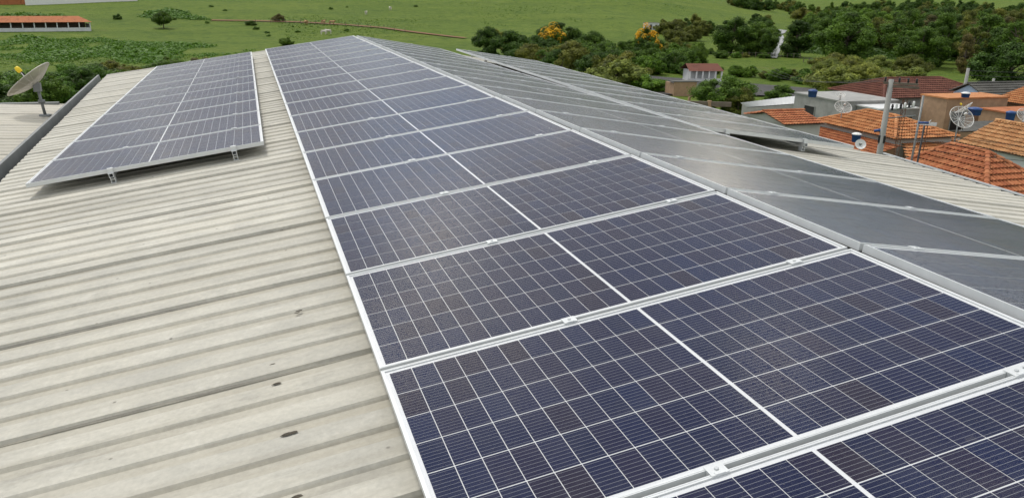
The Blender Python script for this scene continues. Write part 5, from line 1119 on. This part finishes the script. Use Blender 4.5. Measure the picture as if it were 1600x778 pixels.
for i in range(n):
    p = wa.lerp(wb, i/n); q = wa.lerp(wb, (i+1)/n); zt = terrain(o_.x, o_.y)
    za, zb = terrain(p.x, p.y)-zt, terrain(q.x, q.y)-zt; dn = (q-p).normalized()*.1; nn = Vector((-dn.y, dn.x))
    v = [(p-o_-nn), (q-o_-nn), (q-o_+nn), (p-o_+nn)]; zz = [za, zb, zb, za]
    mb.add([(a.x, a.y, z-.5) for a, z in zip(v, zz)] + [(a.x, a.y, z+3.2) for a, z in zip(v, zz)], [(4,5,6,7),(0,1,5,4),(1,2,6,5),(2,3,7,6),(3,0,4,7)])
mb.build('wall', M['white'], ww)
fh = block_house('farm_house', 'reddish house corner at the top left edge', -90.84-6, -90.84+4, 376.11, 376.11+8, terrain(*(-90.84, 376.11))+4, terrain(*(-90.84, 376.11)), M['tile_red'], M['tile_red'], 'house')
hx, hy = (142.43, 273.19); hw = block_house('hut', 'tiny white hut at the foot of the smooth hill', hx-3.4, hx+1.6, hy, hy+3.5, terrain(hx, hy)+2.4, terrain(hx, hy), M['white_wall'], M['fibro'], 'hut'); openings(hw, ('y', -1.75), [(-1.4, -.7, .1, 1.8), (.8, 1.4, .9, 1.7)])
def fence(label, pts, gap, h):
    t = thing('post_fence', label, 'fence', (pts[0][0], pts[0][1], terrain(*pts[0]))); o_ = t.location.copy(); P = [Vector(p) for p in pts]; prev = None; wr = MB()
    for a, b in zip(P[:-1], P[1:]):
        m = max(1, int((b-a).length/gap))
        for i in range(m):
            q = a.lerp(b, i/m); v = Vector((q.x, q.y, terrain(q.x, q.y)))-o_; mb = MB(); mb.tube([v-Vector((0,0,.2)), v+Vector((random.uniform(-.06,.06),0,h*random.uniform(.85,1.1)))], .085, 5); mb.build('post', M['wood'], t)
            if prev is not None:
                for f in (.4, .85): wr.tube([prev+Vector((0,0,h*f)), v+Vector((0,0,h*f))], .012, 3)
            prev = v
    wr.build('wire', M['galv'], t)
fence('row of fence posts along the earth track on the hillside', [(0.88, 300.26), (15.88, 296.92), (30.42, 288.36), (42.08, 277.9), (50.16, 263.2)], 5.0, 1.5)
fence('weathered post fence at the far edge of the green paddock', [(109.12, 180.98), (117.59, 178.05), (128.25, 176.85), (131.35, 170.62)], 1.6, 1.3)
fence('short post fence under the broad dark tree', [(124.08, 162.28), (126.6, 155.11), (131.44, 151.25)], 1.5, 1.2)
# cattle: one continuous skin over a jointed skeleton
def cow_mesh():
    V = [(0,0,1.05),(.45,0,1.08),(.8,0,1.1),(1.05,0,1.3),(1.3,0,1.42),(1.55,0,1.22),(-.5,0,1.1),(-.72,0,1.08),(-.82,0,.8),(-.82,0,.5)]
    Rr = [.36,.37,.3,.18,.15,.08,.36,.22,.03,.04]; Ed = [(0,1),(1,2),(2,3),(3,4),(4,5),(0,6),(6,7),(7,8),(8,9)]
    for (i, x, s_, hind) in ((2,.72,1,0),(2,.72,-1,0),(7,-.6,1,1),(7,-.6,-1,1)):
        b = len(V); V += [(x, s_*.2, .75), (x+(.06 if hind else 0), s_*.2, .42), (x-(.06 if hind else 0), s_*.2, .2), (x, s_*.2, .03)]; Rr += [.14,.075,.05,.055]; Ed += [(i,b),(b,b+1),(b+1,b+2),(b+2,b+3)]
    for s_ in (1,-1): b = len(V); V.append((1.25, s_*.26, 1.46)); Rr.append(.035); Ed.append((4,b))
    me = bpy.data.meshes.new('cow_skeleton'); me.from_pydata(V, Ed, []); o = bpy.data.objects.new('cow_tmp', me); COL.objects.link(o)
    md = o.modifiers.new('s', 'SKIN'); sv = me.skin_vertices[0].data
    for i, r_ in enumerate(Rr): sv[i].radius = (r_, r_)
    sv[0].use_root = True; o.modifiers.new('d', 'SUBSURF').levels = 1
    dg = bpy.context.evaluated_depsgraph_get(); out = bpy.data.meshes.new_from_object(o.evaluated_get(dg)); bpy.data.objects.remove(o); return out
CM = cow_mesh(); CM.materials.clear(); CM.materials.append(None); CW_ = CM; CW_.materials[0] = plain('white_hide', (.62,.58,.5), .8); CB = CM.copy(); CB.materials[0] = plain('tan_hide', (.4,.24,.12), .8)
for (x, y, me, rz, lb) in (((20.57, 264.26), 0, CW_, .3, 'white cow lying out just beyond the far ridge end, left one'), ((22.54, 266.02), 0, CW_, 2.6, 'white cow just beyond the far ridge end, right one'), ((17.63, 293.96), 0, CB, 1.9, 'tan cow below the earth track, left of the dark cow'), ((26.13, 293.43), 0, CB, .2, 'tan cow below the earth track, rightmost of the herd'), ((23.37, 294.53), 0, CB, .9, 'dark tan cow between the two cows below the track'), ((43.39, 329.91), 0, CW_, 1.2, 'lone white cow above the earth track'), ((56.13, 347.61), 0, CW_, 1.7, 'lone white cow highest on the hillside')):
    o = link('cow', me); o.location = (x[0], x[1], terrain(*x)+.02); o.rotation_euler = (0, 0, rz); o.scale = (1.05,)*3; tag(o, lb.replace('lying out ', ''), 'cow', 'grazing cattle')
